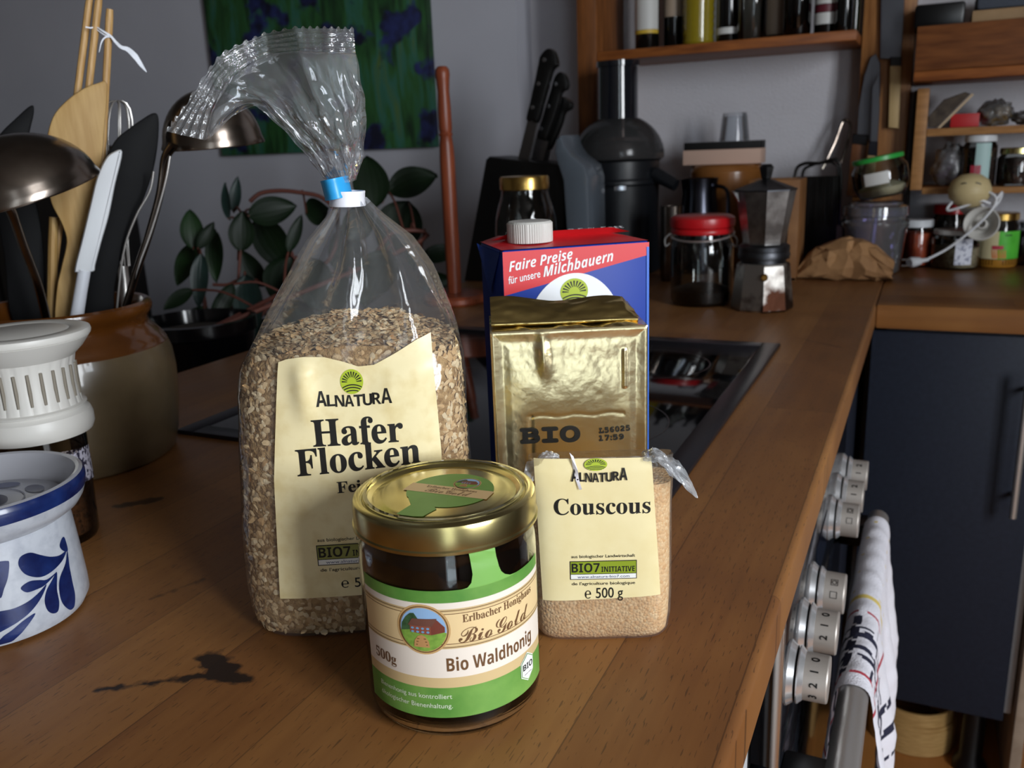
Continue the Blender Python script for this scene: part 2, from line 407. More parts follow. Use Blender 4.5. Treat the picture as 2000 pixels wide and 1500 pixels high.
for i, (a, b) in enumerate(WIN):
    f = MB(); z0, z1 = WZ
    f.box(XR-.01, XR+.05, a-.06, a, z0-.06, z1+.06, PAINT, .004); f.box(XR-.01, XR+.05, b, b+.05, z0-.06, z1+.06, PAINT, .004)
    f.box(XR-.01, XR+.05, a, b, z0-.06, z0, PAINT, .004); f.box(XR-.01, XR+.05, a, b, z1, z1+.06, PAINT, .004)
    wo = structure(f.build('window_%d' % (i+1)))
    MB().box(XR+.02, XR+.024, a, b, z0, z1, GLASS).build('window_pane', wo)

f = MB(); f.box(GD[0]-.06, GD[0], YF-.05, YF+.01, FZ, GD[3]+.06, PAINT, .004); f.box(GD[1], GD[1]+.06, YF-.05, YF+.01, FZ, GD[3]+.06, PAINT, .004)
f.box(GD[0], GD[1], YF-.05, YF+.01, GD[3], GD[3]+.06, PAINT, .004); f.box(GD[0], GD[1], YF-.05, YF+.01, FZ, GD[2], PAINT, .004)
wo = structure(f.build('door_1')); MB().box(GD[0], GD[1], YF-.03, YF-.026, GD[2], GD[3], GLASS).build('glass_pane', wo)

# ------------------------------------------------------------------ worktops, cabinets, oven
XE = -0.062; XW = -0.89; YC = 1.535; TH = 0.04
tag(MB().box(XW, XE, -.35, YB, -TH, 0, WORK, .0055, 4).build('worktop'), 'long oiled beech worktop with burn marks under the groceries', 'worktop')
tag(MB().box(XE+.0005, 1.2, YC, YB, -TH, 0, WORK2, .003, 2).build('worktop'), 'shorter worktop arm against the back wall above the dark cabinet door', 'worktop')

# back run: dark door with bar handle
cab = thing('base_cabinet', 'dark blue base cabinet with steel bar handle under the back worktop', 'cabinet', (0, YC+.02, FZ))
b = MB().box(-.045, .205, .02, .56, .165, -FZ-TH-.001, M('white melamine', 'd6dade', .4), .001)
part('carcass', b, cab)
d = MB().box(-.066, .192, 0, .018, .160, .853, DARK, .0012); dr = part('door', d, cab)
h = MB().tube([(.166, -.035, .560), (.166, -.035, .80)], .0055, STEEL, 16); h.tube([(.166, -.035, .59), (.166, 0.0, .59)], .004, STEEL); h.tube([(.166, -.035, .77), (.166, 0.0, .77)], .004, STEEL)
part('handle', h, dr)
for x in (.155,):
    l = MB().lathe([(0, 0), (.03, 0), (.03, .012), (.02, .03), (.019, .165)], BLACK, 24, (x, .07, 0)); part('leg', l, cab)
sp_ = MB().box(.2085, .226, 0, .58, .0, .853, M('pale chipboard panel', 'a89684', .6, var=('978573', 30)), .001)
tag(sp_.build('upright_panel', loc=(0, YC+.005, FZ)), 'pale beige upright panel right of the dark cabinet door', 'panel')
# run A: carcass under the worktop, left and right of the oven
OV0, OV1 = .595, 1.195
k = thing('base_cabinet', 'base cabinet with white edge under the front end of the worktop', 'cabinet', (0, 0, FZ))
part('carcass', MB().box(-.82, -.088, -.30, OV0-.035, .1, -FZ-TH-.001, M('white melamine', 'd6dade', .4), .001), k)
part('plinth', MB().box(-.8, -.12, -.29, OV0-.05, 0, .1, BLACKM), k)
k = thing('corner_cabinet', 'dark corner cabinet between oven and back cabinet', 'cabinet', (0, 0, FZ))
part('carcass', MB().box(-.82, -.100, OV1+.012, YB-.01, .1, -FZ-TH-.001, DARK, .001), k)
part('front_panel', MB().box(-.0995, -.082, OV1+.015, YC+.0, .16, .853, DARK, .001), k)
part('plinth', MB().box(-.8, -.14, OV1+.02, YB-.02, 0, .1, BLACKM), k)

ov = thing('oven', 'black built-in oven with six steel knobs below the hob', 'oven', (0, 0, FZ))
OZ = -FZ
part('body', MB().box(-.62, -.0935, OV0-.02, OV1, .12, OZ-TH-.004, BLACKM), ov)
part('control_panel', MB().box(-.093, -.074, OV0+.006, OV1, OZ-.205, OZ-.062, M('oven glass black', '14161b', .12), .001), ov)
part('trim_strip', MB().box(-.0775, -.0702, OV0-.001, OV0+.0058, OZ-.205, OZ-.052, M('satin aluminium', 'c9c2bb', .3, 1.0), .0008), ov, label='satin aluminium edge strip')
part('display', MB().box(-.0738, -.0732, .855, .955, OZ-.175, OZ-.13, M('display glass', '1b2230', .08)), ov)
part('oven_door', MB().box(-.093, -.072, OV0+.004, OV1-.004, .14, OZ-.212, M('oven glass black', '14161b', .12), .002), ov)
KN = M('satin knob steel', 'bdb5ad', .42, .55); KP = M('black ink', '060606', .5)
KR = M('bright chrome ring', 'eeeef0', .22, .8)
kz = OZ-.154; KY = [.66, .735, .81, .99, 1.065, 1.14]
for i, y in enumerate(KY):
    mb = MB(); mb.T = Matrix.Translation((-.074, y, kz)) @ Matrix.Rotation(PI/2, 4, 'Y')
    mb.lathe([(.0265, 0), (.0265, .0015), (.0225, .0065)], KR, 40); mb.lathe([(.0225, .0065), (.021, .0068), (.021, .0085)], KP, 40)
    mb.lathe([(.0235, .0085), (.0235, .0095), (.0195, .0135)], KR, 40)
    mb.lathe([(.0195, .0135), (.0192, .031), (.0185, .032), (0, .032)], KN, 40)
    def kmap(t, v, off):        # t runs down the camera side from the top of the knob, v out along its axis
        q = PI+t/.0195; return ((.0195+off)*math.cos(q), (.0195+off)*math.sin(q), v)
    syms = {0: '0123', 1: '012', 2: '', 3: '', 4: '21', 5: '21'}[i]
    for q, ch in enumerate(syms):
        tc = .0195*(.25+.55*q+(.3 if i > 2 else 0))
        mb.text(ch, lambda a, b_, o, tc=tc: kmap(tc-a, .0245-b_, o), 0, 0, KP, .0002, cap=.0062, align='C', bold=.02)
    if i in (2, 3):
        for q in range(2):
            km = lambda a, b_, o, tc=.0195*(.6+.62*q): kmap(tc-a, .0225-b_, o)
            for (c0, c1, r0, r1) in ((-.0032, .0032, -.0032, -.0027), (-.0032, .0032, .0027, .0032), (-.0032, -.0027, -.0032, .0032), (.0027, .0032, -.0032, .0032)):
                mb.rect(km, c0, c1, r0, r1, KP, .0002, 2, 2)
            if q == 0: mb.ell(km, 0, 0, .0022, .0022, KP, .0002, 16, .75)
    part('knob', mb, ov, 30)
hb = MB(); HX, HZ = -.026, OZ-.216
hb.tube([(HX, .617, HZ), (HX, 1.15, HZ)], .0130, STEEL, 28); hn = part('handle', hb, ov)
for y in (.632, 1.15):
    part('bracket', MB().box(-.072, HX+.004, y-.022, y+.016, HZ-.034, HZ-.002, BLACK, .003), hn, label='black plastic handle end')

# hob
hob = thing('hob', 'black glass hob with dark frame set into the worktop', 'hob', (0, 0, 0))
HXa, HXb, HYa, HYb = -.683, -.163, .622, 1.182
HG = M('black ceramic glass', '060608', .06, spec=.5)
part('glass_plate', MB().box(HXa+.022, HXb-.022, HYa+.022, HYb-.022, .0004, .0042, HG, .0008), hob)
fr = MB(); HFm = M('hob frame steel', '3c3a40', .32, .8)
for (a, b_, c_, d_) in ((HXa, HXa+.0225, HYa, HYb), (HXb-.0225, HXb, HYa, HYb), (HXa+.0226, HXb-.0226, HYa, HYa+.0225), (HXa+.0226, HXb-.0226, HYb-.0225, HYb)):
    fr.box(a, b_, c_, d_, .0003, .005, HFm, .001)
part('frame', fr, hob)
for (x, y, r) in ((-.30, .78, .09), (-.30, 1.03, .075), (-.54, .78, .075), (-.54, 1.03, .09)):
    part('cooking_ring', MB().lathe([(r-.0012, .0001), (r, .0001)], M('ring print', '3a3436', .3), 64, (x, y, .0043)), hob)
# ------------------------------------------------------------------ print shared by the grocery labels
INK = M('black print', '15130f', .55); LABEL = M('cream label paper', 'f0e6b4', .45); OLIVE = M('yellow green print', 'a9bb2c', .5); OLIVED = M('olive green print', '8a9c22', .5)
def farm_logo(mb, mp, cx, cy, w, h, off):
    "oval farm mark: sun with rays over ploughed furrows"
    mb.ell(mp, cx, cy, w/2, h/2, OLIVE, off, 40)
    o = off+.00008
    for k in range(13):
        a = math.radians(-12+204*k/12); c, s_ = math.cos(a), math.sin(a); sy = cy-.02*h
        r0, r1 = .20, .43
        px_, py_ = -s_*.5, c*.5
        def q(r, t): return (cx+(c*r+px_*t)*w, sy+(s_*r+py_*t)*h)
        if s_ < -.15: continue
        mb.poly(mp, [q(r0, -.028), q(r1, -.062), q(r1, .062), q(r0, .028)], INK, o)
    for (yb, cv, t) in ((-.13, .13, .05), (-.24, .13, .05), (-.345, .11, .045)):
        xm = (.42 if yb > -.2 else .36 if yb > -.3 else .26)
        up = [(cx+w*x, cy+h*(yb+cv*(1-(x/.45)**2)-.10)) for x in np.linspace(-xm, xm, 13)]
        lo = [(cx+w*x, cy+h*(yb-t+cv*(1-(x/.45)**2)-.10)) for x in np.linspace(xm, -xm, 13)]
        mb.poly(mp, up+lo, INK, o)
def brand_word(mb, mp, cx, y, w, cap, off):
    "bold capitals swinging along a shallow arc, tall first and last letter"
    word = 'ALNATURA'; ws = [1.15, .85, 1.0, 1.0, .95, 1.0, .95, 1.15]; tot = sum(ws); x = cx-w/2
    for i, ch in enumerate(word):
        wc = w*ws[i]/tot; t = (x+wc/2-cx)/(w/2)
        k = 1.32 if i in (0, 7) else 1.0
        mb.text(ch, mp, x+wc/2, y+cap*.55*t*t*0.6-(.1*cap if i in (0, 7) else 0), INK, off, w=wc*.98, cap=cap*k, style='bold', align='C')
        x += wc
def bio7(mb, mp, cx, y0, w, h, off, fillmat, under='aus biologischer Landwirtschaft', tail=True):
    o = off
    mb.rect(mp, cx-w/2, cx+w/2, y0, y0+h, INK, o, 12, 4)
    e = w*.012
    mb.rect(mp, cx-w/2+e, cx+w/2-e, y0+h*.31, y0+h-e, fillmat, o+.00008, 12, 3)
    mb.rect(mp, cx-w/2+e, cx+w/2-e, y0+e, y0+h*.28, M('white print', 'eeeeea', .5), o+.00008, 12, 2)
    mb.text('BIO7', mp, cx-w*.475, y0+h*.40, INK, o+.00016, w=w*.42, cap=h*.48, style='bold')
    mb.text('INITIATIVE', mp, cx-w*.03, y0+h*.40, INK, o+.00016, w=w*.50, cap=h*.29, style='bold')
    mb.text('www.alnatura-bio7.com', mp, cx, y0+h*.085, M('blue print', '23306a', .5), o+.00016, w=w*.78, cap=h*.14, align='C')
    mb.text(under, mp, cx, y0+h*1.17, INK, o, w=w*.95, cap=h*.155, align='C', bold=.006)
    mb.text("de l'agriculture biologique", mp, cx, y0-h*.30, INK, o, w=w*.95, cap=h*.155, align='C', bold=.006)

# ------------------------------------------------------------------ bag of oat flakes
BG = Frame((-.3346, .3319), 28.5); BGO = Vector((-.3346, .3319, 0))
bag = thing('oat_bag', 'tall clear bag of oat flakes with cream label, tied with a blue and white clip', 'bag', BGO, 28.5)
#   z: centre, half width, half depth, corner power
BZ = [0, .004, .012, .03, .07, .11, .145, .16, .178, .21, .226, .240, .248]
BC = [.068, .067, .066, .066, .067, .0685, .070, .071, .0755, .080, .080, .0785, .077]
BA = [.061, .064, .0665, .067, .067, .066, .064, .062, .0535, .036, .026, .0125, .0075]
BD = [.030, .033, .035, .036, .0365, .0365, .0355, .034, .030, .0215, .016, .0095, .0065]
BP = [4.0, 4.0, 4.0, 3.8, 3.4, 3.2, 3.2, 3.0, 2.7, 2.3, 2.1, 2, 2]
BCY = .037
def bag_sec(z): return (interp(BZ, BC, z), interp(BZ, BA, z), interp(BZ, BD, z), interp(BZ, BP, z))
def bag_pt(a, z, grow=0.0, pleat=True):
    c, A, D, P = bag_sec(z); ca, sa = math.cos(a), math.sin(a)
    k = (abs(ca)**P+abs(sa)**P)**(-1/P)
    w = 0.0
    if pleat:
        t = min(max((z-.165)/.075, 0), 1)
        w = t*(.13*math.sin(7*a+1.3+5*z)+.10*math.sin(11*a+.4)+.05*math.sin(19*a+2))
        w += .018*noise.noise(Vector((ca*3, sa*3, z*28)))+.008*noise.noise(Vector((ca*9, sa*9, z*70)))
    return Vector((c+(A*k*(1+w)+grow)*ca, BCY+(D*k*(1+w)+grow)*sa, z))
def bag_front(u, z, off):
    c, A, D, P = bag_sec(z); t = min(abs((u-c)/(A+.0005)), .9995)
    y = BCY-(D+.0004)*(1-t**P)**(1/P)-off
    return Vector((u, y, z))
# contents: heap with a lifted top, then thousands of single flakes lying on it
ZT = .166
def heap_top(x, y):
    c, A, D, P = bag_sec(ZT); return ZT+.011*(1-min(((x-c)/A)**2, 1))+.010*(y-BCY)/D*.5+.002*noise.noise(Vector((x*60, y*60, 3)))
oat = MB(); OATM = [M('oat flake', 'dcbb8c', .75), M('oat flake pale', 'e6cda4', .75), M('oat flake golden', 'd2ab78', .75), M('oat flake brown', 'c69c68', .8)]  # four flake tones, mixed at random
OATB = M('oat bed', 'c09a66', .85, var=('9c7646', 260, .4, .6), bump=(420, .9, .003))
zs = [0.0015, .006, .014, .03, .05, .07, .09, .11, .13, .145, .155, .162]
NA = 72
vs = []; fs = []
for j, z in enumerate(zs):
    for i in range(NA): vs.append(bag_pt(2*PI*i/NA, z, -.0022, False))
for j in range(len(zs)-1):
    for i in range(NA): fs.append((j*NA+i, j*NA+(i+1) % NA, (j+1)*NA+(i+1) % NA, (j+1)*NA+i))
last = (len(zs)-1)*NA
for q, f in enumerate((.97, .8, .55, .3)):
    b0 = len(vs)
    for i in range(NA):
        p = bag_pt(2*PI*i/NA, ZT, -.003, False); c = bag_sec(ZT)[0]; x = c+(p.x-c)*f; y = BCY+(p.y-BCY)*f; vs.append(Vector((x, y, heap_top(x, y)-.001)))
    for i in range(NA): fs.append((last+i, last+(i+1) % NA, b0+(i+1) % NA, b0+i))
    last = b0
vs.append(Vector((bag_sec(ZT)[0], BCY, heap_top(bag_sec(ZT)[0], BCY)-.001)))
for i in range(NA): fs.append((last+i, last+(i+1) % NA, len(vs)-1))
fs.append(tuple(range(NA))[::-1])
oat.add(vs, fs, OATB)
def flake(mb, p, n, r, mat, tilt):
    n = (n+Vector((R.uniform(-1, 1), R.uniform(-1, 1), R.uniform(-1, 1)))*tilt).normalized()
    t = n.orthogonal().normalized(); b = n.cross(t); a0 = R.uniform(0, 6.28); e = R.uniform(.45, .8); k = 7
    vv = [p+n*r*.22]
    for i in range(k):
        a = a0+2*PI*i/k; rr = r*R.uniform(.8, 1.12); ca, sa = math.cos(i*2*PI/k), math.sin(i*2*PI/k)*e
        vv.append(p+(t*math.cos(a0)+b*math.sin(a0))*(rr*ca)+(b*math.cos(a0)-t*math.sin(a0))*(rr*sa)+n*R.uniform(-.12, .12)*r)
    mb.add(vv, [(0, 1+i, 1+(i+1) % k) for i in range(k)], mat)
for i in range(6200):
    a = R.uniform(0, 2*PI); z = R.uniform(.003, .168)
    if R.random() < .45 and math.sin(a) > .35: continue
    p = bag_pt(a, z, -.0016, False); q = bag_pt(a+.02, z, -.0016, False); n = (q-p).cross(Vector((0, 0, 1))).normalized()
    flake(oat, p-n*R.uniform(0, .0012), n, R.uniform(.0017, .0030), R.choices(OATM, (5, 3, 3, 1))[0], .42)
for i in range(1500):
    a = R.uniform(0, 2*PI); f = math.sqrt(R.random()); p = bag_pt(a, ZT, -.003, False); c = bag_sec(ZT)[0]
    x = c+(p.x-c)*f; y = BCY+(p.y-BCY)*f
    flake(oat, Vector((x, y, heap_top(x, y))), Vector((0, 0, 1)), R.uniform(.0018, .0032), R.choices(OATM, (5, 3, 3, 1))[0], .55)
oo = part('oat_flakes', oat, bag, 0); oo['kind'] = 'stuff'
# clear film
FILM = clear('bag film', 'f2f4f6', .07, 1.0, (45, .45), .04, 1.5, .40)
FILMC = clear('bag film gathered', 'eef1f4', .07, 1.8, (34, .5), .09, 1.4, .42)
film = MB()
zf = list(np.linspace(.0006, .165, 24))+list(np.linspace(.170, .248, 26))
NA = 110; vs = []; fs = []
for z in zf:
    for i in range(NA): vs.append(bag_pt(2*PI*i/NA, z))
for j in range(len(zf)-1):
    for i in range(NA): fs.append((j*NA+i, j*NA+(i+1) % NA, (j+1)*NA+(i+1) % NA, (j+1)*NA+i))
film.add(vs, fs, FILM)
# gathered top above the clip: two sheets running from the neck to the crimped seal that folds over to the left
def L3(px, py, dep): u, w = BG.uw(px, py, dep); return Vector((u, dep, w))
ss = [0, .16, .34, .46, .56, .66, .74, .86, 1.0]
top = [(691, 56, .030), (640, 54, .028), (580, 54, .030), (520, 64, .046), (478, 82, .044), (430, 106, .036), (405, 140, .030), (350, 222, .026), (322, 256, .024)]
low = [(694, 100, .030), (640, 101, .028), (583, 99, .030), (528, 104, .046), (496, 118, .044), (458, 146, .036), (440, 160, .030), (412, 218, .026), (400, 274, .024)]
mid = [(709, 205, .034), (672, 212, .022), (628, 222, .020), (592, 215, .022), (565, 205, .026), (535, 196, .026), (512, 190, .028), (500, 196, .030), (492, 204, .032)]
mi2 = [(706, 300, .036), (683, 300, .028), (658, 300, .026), (640, 298, .028), (626, 296, .030), (612, 294, .030), (602, 290, .032), (594, 288, .034), (588, 286, .036)]
nek = [(694, 352, .037), (684, 356, .031), (672, 357, .030), (664, 357, .031), (656, 356, .031), (648, 354, .032), (642, 352, .034), (636, 350, .036), (632, 348, .037)]
rows = [[L3(*p) for p in r] for r in (top, low, mid, mi2, nek)]
def sheet(s_, t, back):
    P = []
    for r in rows[1:]:
        P.append(Vector((interp(ss, [p.x for p in r], s_), interp(ss, [p.y for p in r], s_), interp(ss, [p.z for p in r], s_))))
    k = t*3; i = min(int(k), 2); f = k-i
    p0, p1, p2, p3 = P[max(i-1, 0)], P[i], P[i+1], P[min(i+2, 3)]
    q = 0.5*((2*p1)+(p2-p0)*f+(2*p0-5*p1+4*p2-p3)*f*f+(3*p1-p0-3*p2+p3)*f*f*f)
    b = math.sin(PI*min(t*1.05, 1))**.8
    w = .0030*b*(abs(math.sin(s_*12+1.2*t+(2 if back else 0)))+.5*abs(math.sin(s_*23+1+3*t)))-.0026*b+.0034*b*(abs(noise.noise(Vector((s_*7+(9 if back else 0), t*5, 2))))+.5*abs(noise.noise(Vector((s_*15+(9 if back else 0), t*12, 6)))))
    dy = (.012*b if back else -.010*b)+w
    if t > .85: dy += (t-.85)/.15*(.006 if back else -.002)
    return q+Vector((.002*noise.noise(Vector((s_*12, t*8, 7)))*b, dy, .002*noise.noise(Vector((s_*9, t*9, 5)))*b))
for back in (0, 1):
    film.grid(lambda a, b_: sheet(a, 1-b_, back), 120, 60, FILMC)
def crimp(a, b_):
    lo_ = Vector([interp(ss, [p[k] for p in rows[1]], a) for k in range(3)]); hi_ = Vector([interp(ss, [p[k] for p in rows[0]], a) for k in range(3)])
    p = lo_+(hi_-lo_)*b_
    z = (.0009*math.sin(a*150) if b_ > .97 else 0)
    return p+Vector((0, .0006*math.sin(b_*2*PI*4.5)-.0002+.0025*noise.noise(Vector((a*16, b_*1.5, 1)))*(.3 if a < .34 else .8), z))
film.grid(crimp, 160, 32, clear('crimped film', 'e6eaee', .12, 1.7, (300, .3), .10, 1.5, .45))
part('film', film, bag, 50)
# label
lab = MB(.006)
def l_left(z): return interp([.029, .10, .1675], [.0222, .0265, .0355], z)
def l_right(z): return interp([.027, .11, .176], [.1155, .1187, .1168], z)
tops = [(0, .1655), (.06, .1672), (.16, .1682), (.30, .1676), (.42, .1648), (.52, .1618), (.62, .1622), (.75, .1672), (.90, .1735), (1, .1765)]
def l_top(t): return interp([p[0] for p in tops], [p[1] for p in tops], t)
def crease(u, z):
    d = math.exp(-((u-.0475)/.006)**2)*min(max((z-.128)/.02, 0), 1)*min(max((.170-z)/.01, 0), 1)
    e = math.exp(-((z-(.150+.4*(u-.095)))/.010)**2)*min(max((u-.082)/.012, 0), 1)
    return -.0035*d+.002*e
LABF = lambda u, z, off: bag_front(u, min(z, .182), off+.0006+.0012*min(max((z-.15)/.02, 0), 1)-crease(u, z)*.0+abs(crease(u, z)))
def lg(a, b_):
    z1 = l_top(a); z = lerp(.0285, z1, b_); u = lerp(l_left(z), l_right(z), a); return LABF(u, z, 0)
LABO = M('cream printed film', 'ebdcae', .35, var=('dfcc98', 90, .45, .7))
lab.grid(lg, 60, 80, LABO)
def T(body, px0, py0, px1, capx, style, off=.00025, bold=0.0, mat=INK):
    "text set from one photo point to another along the label"
    a = BG.uw(px0, py0, .001); b_ = BG.uw(px1[0], px1[1], .001); w = b_[0]-a[0]; sl = (b_[1]-a[1])/w
    lab.text(body, LABF, a[0], a[1], mat, off, w=w, cap=capx, style=style, bold=bold, warp=lambda x, y: (x, y+sl*(x-a[0])))
T('Hafer', 613, 871, (789, 861), .0150, 'serif', bold=.006)
T('Flocken', 582, 929, (822, 903), .0150, 'serif', bold=.006)
T('Feinblatt', 660, 961, (800, 948), .0065, 'serif', bold=.006)
c = BG.uw(687, 746, .001); farm_logo(lab, LABF, c[0], c[1]+.0002, .0122, .0135, .00025)
c = BG.uw(692, 793, .001); brand_word(lab, LABF, c[0]+.0003, c[1], .0405, .0064, .00025)
c = BG.uw(622, 1103, .001); bio7(lab, LABF, c[0]+.0212, c[1], .0424, .0125, .00025, M('dull olive print', '8e8f4a', .5))
T('℮ 500 g', 668, 1146, (757, 1140), .0058, 'sans', bold=.004)
part('label', lab, bag, 60)
# clip
cl = MB(); BLUE = M('sky blue plastic', '2f9fe0', .35); WP = M('milky plastic', 'e9eaf2', .3)
cp = L3(655, 372, .024); cw = L3(671, 389, .024)
ca = MB(); ca.T = Matrix.Translation(Vector((cp.x-.0008, .036, cp.z+.0008))) @ Matrix.Rotation(math.radians(-9), 4, 'Y')
def ring(mb, w, d, h, th, mat):
    o = [(w/2*math.cos(a), d/2*math.sin(a)) for a in np.linspace(0, 2*PI, 40, endpoint=False)]
    pr = [(0, -h/2), (th*.9, -h/2), (th, -h/2+.0006), (th*.8, -h/2+.0016), (th*.8, h/2-.0016), (th, h/2-.0006), (th*.9, h/2), (0, h/2)]
    vs = []; fs = []; n = len(o)
    for (q, z) in pr:
        for (x, y) in o: r = math.hypot(x, y); vs.append((x*(1+q/r), y*(1+q/r), z))
    for j in range(len(pr)):
        k = (j+1) % len(pr)
        for i in range(n): fs.append((j*n+i, j*n+(i+1) % n, k*n+(i+1) % n, k*n+i))
    mb.add(vs, fs, mat)
ring(ca, .0128, .026, .0106, .0012, BLUE); clip = part('bag_clip', ca, bag, 40, 'sky blue half of the plastic clip')
cb = MB(); cb.T = Matrix.Translation(Vector((cw.x+.0004, .0365, cw.z-.0002))) @ Matrix.Rotation(math.radians(2), 4, 'Y'); ring(cb, .0176, .024, .0080, .0011, WP)
part('clip_tab', cb, clip, 40, 'milky white half of the plastic clip')

# ------------------------------------------------------------------ honey jar
p = at_z(898, 1441); d = Vector((p.x, p.y)).normalized(); HC = Vector((p.x+d.x*.041, p.y+d.y*.041, 0))
hj = thing('honey_jar', 'round jar of dark honey with gold lid and green label, in front of the groceries', 'jar', HC, facing(HC))
HR = .0440
HG2 = bpy.data.materials.new('jar glass'); HG2.use_nodes = True; b = HG2.node_tree.nodes['Principled BSDF']
b.inputs['Transmission Weight'].default_value = 1; b.inputs['Roughness'].default_value = .02; b.inputs['IOR'].default_value = 1.5; b.inputs['Base Color'].default_value = (.97, 1, .98, 1)
g = MB(); OUT = [(0, .0025), (.030, .002), (.036, .0), (.0405, .0012), (.0432, .005), (.0440, .010), (.0440, .082), (.0436, .0875), (.0425, .0925), (.0432, .0950), (.0425, .0975), (.0405, .1005), (.0395, .103), (.0395, .112)]
INN = [(.0375, .112), (.0375, .102), (.0395, .098), (.0412, .0925), (.0427, .082), (.0427, .009), (.040, .0046), (.03, .004), (0, .0042)]
g.lathe(OUT+INN, HG2, 72); part('glass', g, hj, 40)
hm = MB(); hm.lathe([(0, .0045), (.03, .0043), (.0398, .0049), (.0425, .0092), (.0425, .082), (.0410, .0925), (.0402, .0965), (0, .0965)], M('dark forest honey', '0b0402', .05, spec=.3), 64); part('honey', hm, hj)
LD = MB(); zt = .1105
LD.lathe([(.0412, .0972), (.0448, .0966), (.0455, .0972), (.0455, .0985), (.0448, .0992), (.0448, .1085), (.0442, .1102), (.0428, .1110), (.0412, .1112), (.0402, .1106), (.0397, .1098), (.0388, .1098), (.0382, .1104), (.0372, .1106), (.0362, .1098), (.0352, .1092), (.0335, .1092), (.0318, .1097), (.0300, .1100), (0, .1100)], GOLD, 96)
part('lid', LD, hj, 30)
# lid sticker
st = MB(); GREEN = M('apple green print', '789f4c', .5, var=('648c3a', 25)); TAN = M('tan print', 'd8b583', .5); BRN = M('brown print', '6b4a2c', .5)
LT = lambda u, v, off: Vector((u, v, .1101+off))
# seen from the front the seal strip points to the lower left
th = math.radians(-145)
def rot(pts, a=0.0): return [(p[0]*math.cos(a)-p[1]*math.sin(a), p[0]*math.sin(a)+p[1]*math.cos(a)) for p in pts]
disc = [(.0215*math.cos(a)+.003, .0215*math.sin(a)) for a in np.linspace(math.radians(-112), math.radians(192), 44)]
tail = [(-.0175, -.0052), (-.0160, -.0150), (-.0225, -.0245), (-.0205, -.0262), (-.0150, -.0290), (-.0105, -.0300), (-.0040, -.0225)]
st.poly(LT, disc+tail, GREEN, .0002)
band = rot([(-.0232, -.0045), (.0215, -.0045), (.0215, .0055), (-.0226, .0055)], math.radians(-27))
bandc = [(x+.0025, y-.002) for x, y in band]
st.poly(LT, bandc, TAN, .0003)
ta = math.radians(-27)
def BT(u, v, off): q = rot([(u, v)], ta)[0]; return Vector((q[0]+.0025, q[1]-.002, .1101+off))
st.text('Erlbacher Honighaus', BT, 0, .0018, BRN, .00038, w=.027, cap=.0024, style='serif', align='C')
st.text('BioGold', BT, 0, -.0035, BRN, .00038, w=.024, cap=.0045, style='script', align='C')
def medallion(mb, mp, cx, cy, r, off):
    mb.ell(mp, cx, cy, r, r, M('medallion rim', 'c8a06a', .5), off, 40); mb.ell(mp, cx, cy, r*.93, r*.93, BRN, off+.00006, 40, .96)
    mb.ell(mp, cx, cy, r*.86, r*.86, M('painted sky', '8fb2d8', .5), off+.0001, 40)
    o = off+.00016
    mb.poly(mp, [(cx+r*x, cy+r*y) for x, y in ((-.84, -.12), (-.8, .18), (-.62, .46), (-.45, .62), (-.30, .64), (-.16, .42), (-.02, .1), (-.3, -.1))], M('painted trees', '3f5f3a', .6, var=('2c4528', 400)), o)
    gr = [(cx+r*.86*math.cos(a), cy+r*.86*math.sin(a)) for a in np.linspace(math.radians(188), math.radians(352), 24)]
    gr += [(cx+r*x, cy+r*y) for x, y in ((.55, -.02), (.1, .04), (-.4, -.02))]
    mb.poly(mp, gr, M('painted meadow', '86ab45', .6, var=('6b9138', 300)), o+.00004)
    mb.poly(mp, [(cx+r*x, cy+r*y) for x, y in ((-.48, -.12), (.30, -.20), (.30, .18), (-.48, .18))], M('painted boards', '8a4a38', .6), o+.00008)
    mb.poly(mp, [(cx+r*x, cy+r*y) for x, y in ((.30, -.20), (.80, -.08), (.80, .12), (.52, .42), (.30, .18))], M('painted end wall', '73392c', .6), o+.0001)
    mb.poly(mp, [(cx+r*x, cy+r*y) for x, y in ((-.56, .14), (.34, .14), (.54, .46), (-.38, .42))], M('painted roof', '6b4438', .6), o+.00012)
    for i in range(4):
        for j in range(2):
            mb.ell(mp, cx+r*(-.38+.19*i), cy+r*(.05-.14*j), r*.06, r*.045, M('painted hive box', 'b5543c' if (i+j) % 2 else '6d9cc0', .6), o+.00014, 8)
    sk = [(-.36, -.70), (-.33, -.45), (-.2, -.26), (-.06, -.2), (.08, -.26), (.2, -.45), (.23, -.70)]
    mb.poly(mp, [(cx+r*x, cy+r*y) for x, y in sk], M('painted skep', 'b98a58', .6), o+.00018)
    for y in (-.6, -.48, -.36): mb.rect(mp, cx+r*(-.06-.28*(-y)**.5), cx+r*(-.06+.28*(-y)**.5), cy+r*(y-.018), cy+r*(y+.018), BRN, o+.00022)
medallion(st, BT, .0045, .0115, .0070, .0003)
part('lid_sticker', st, hj, 0)
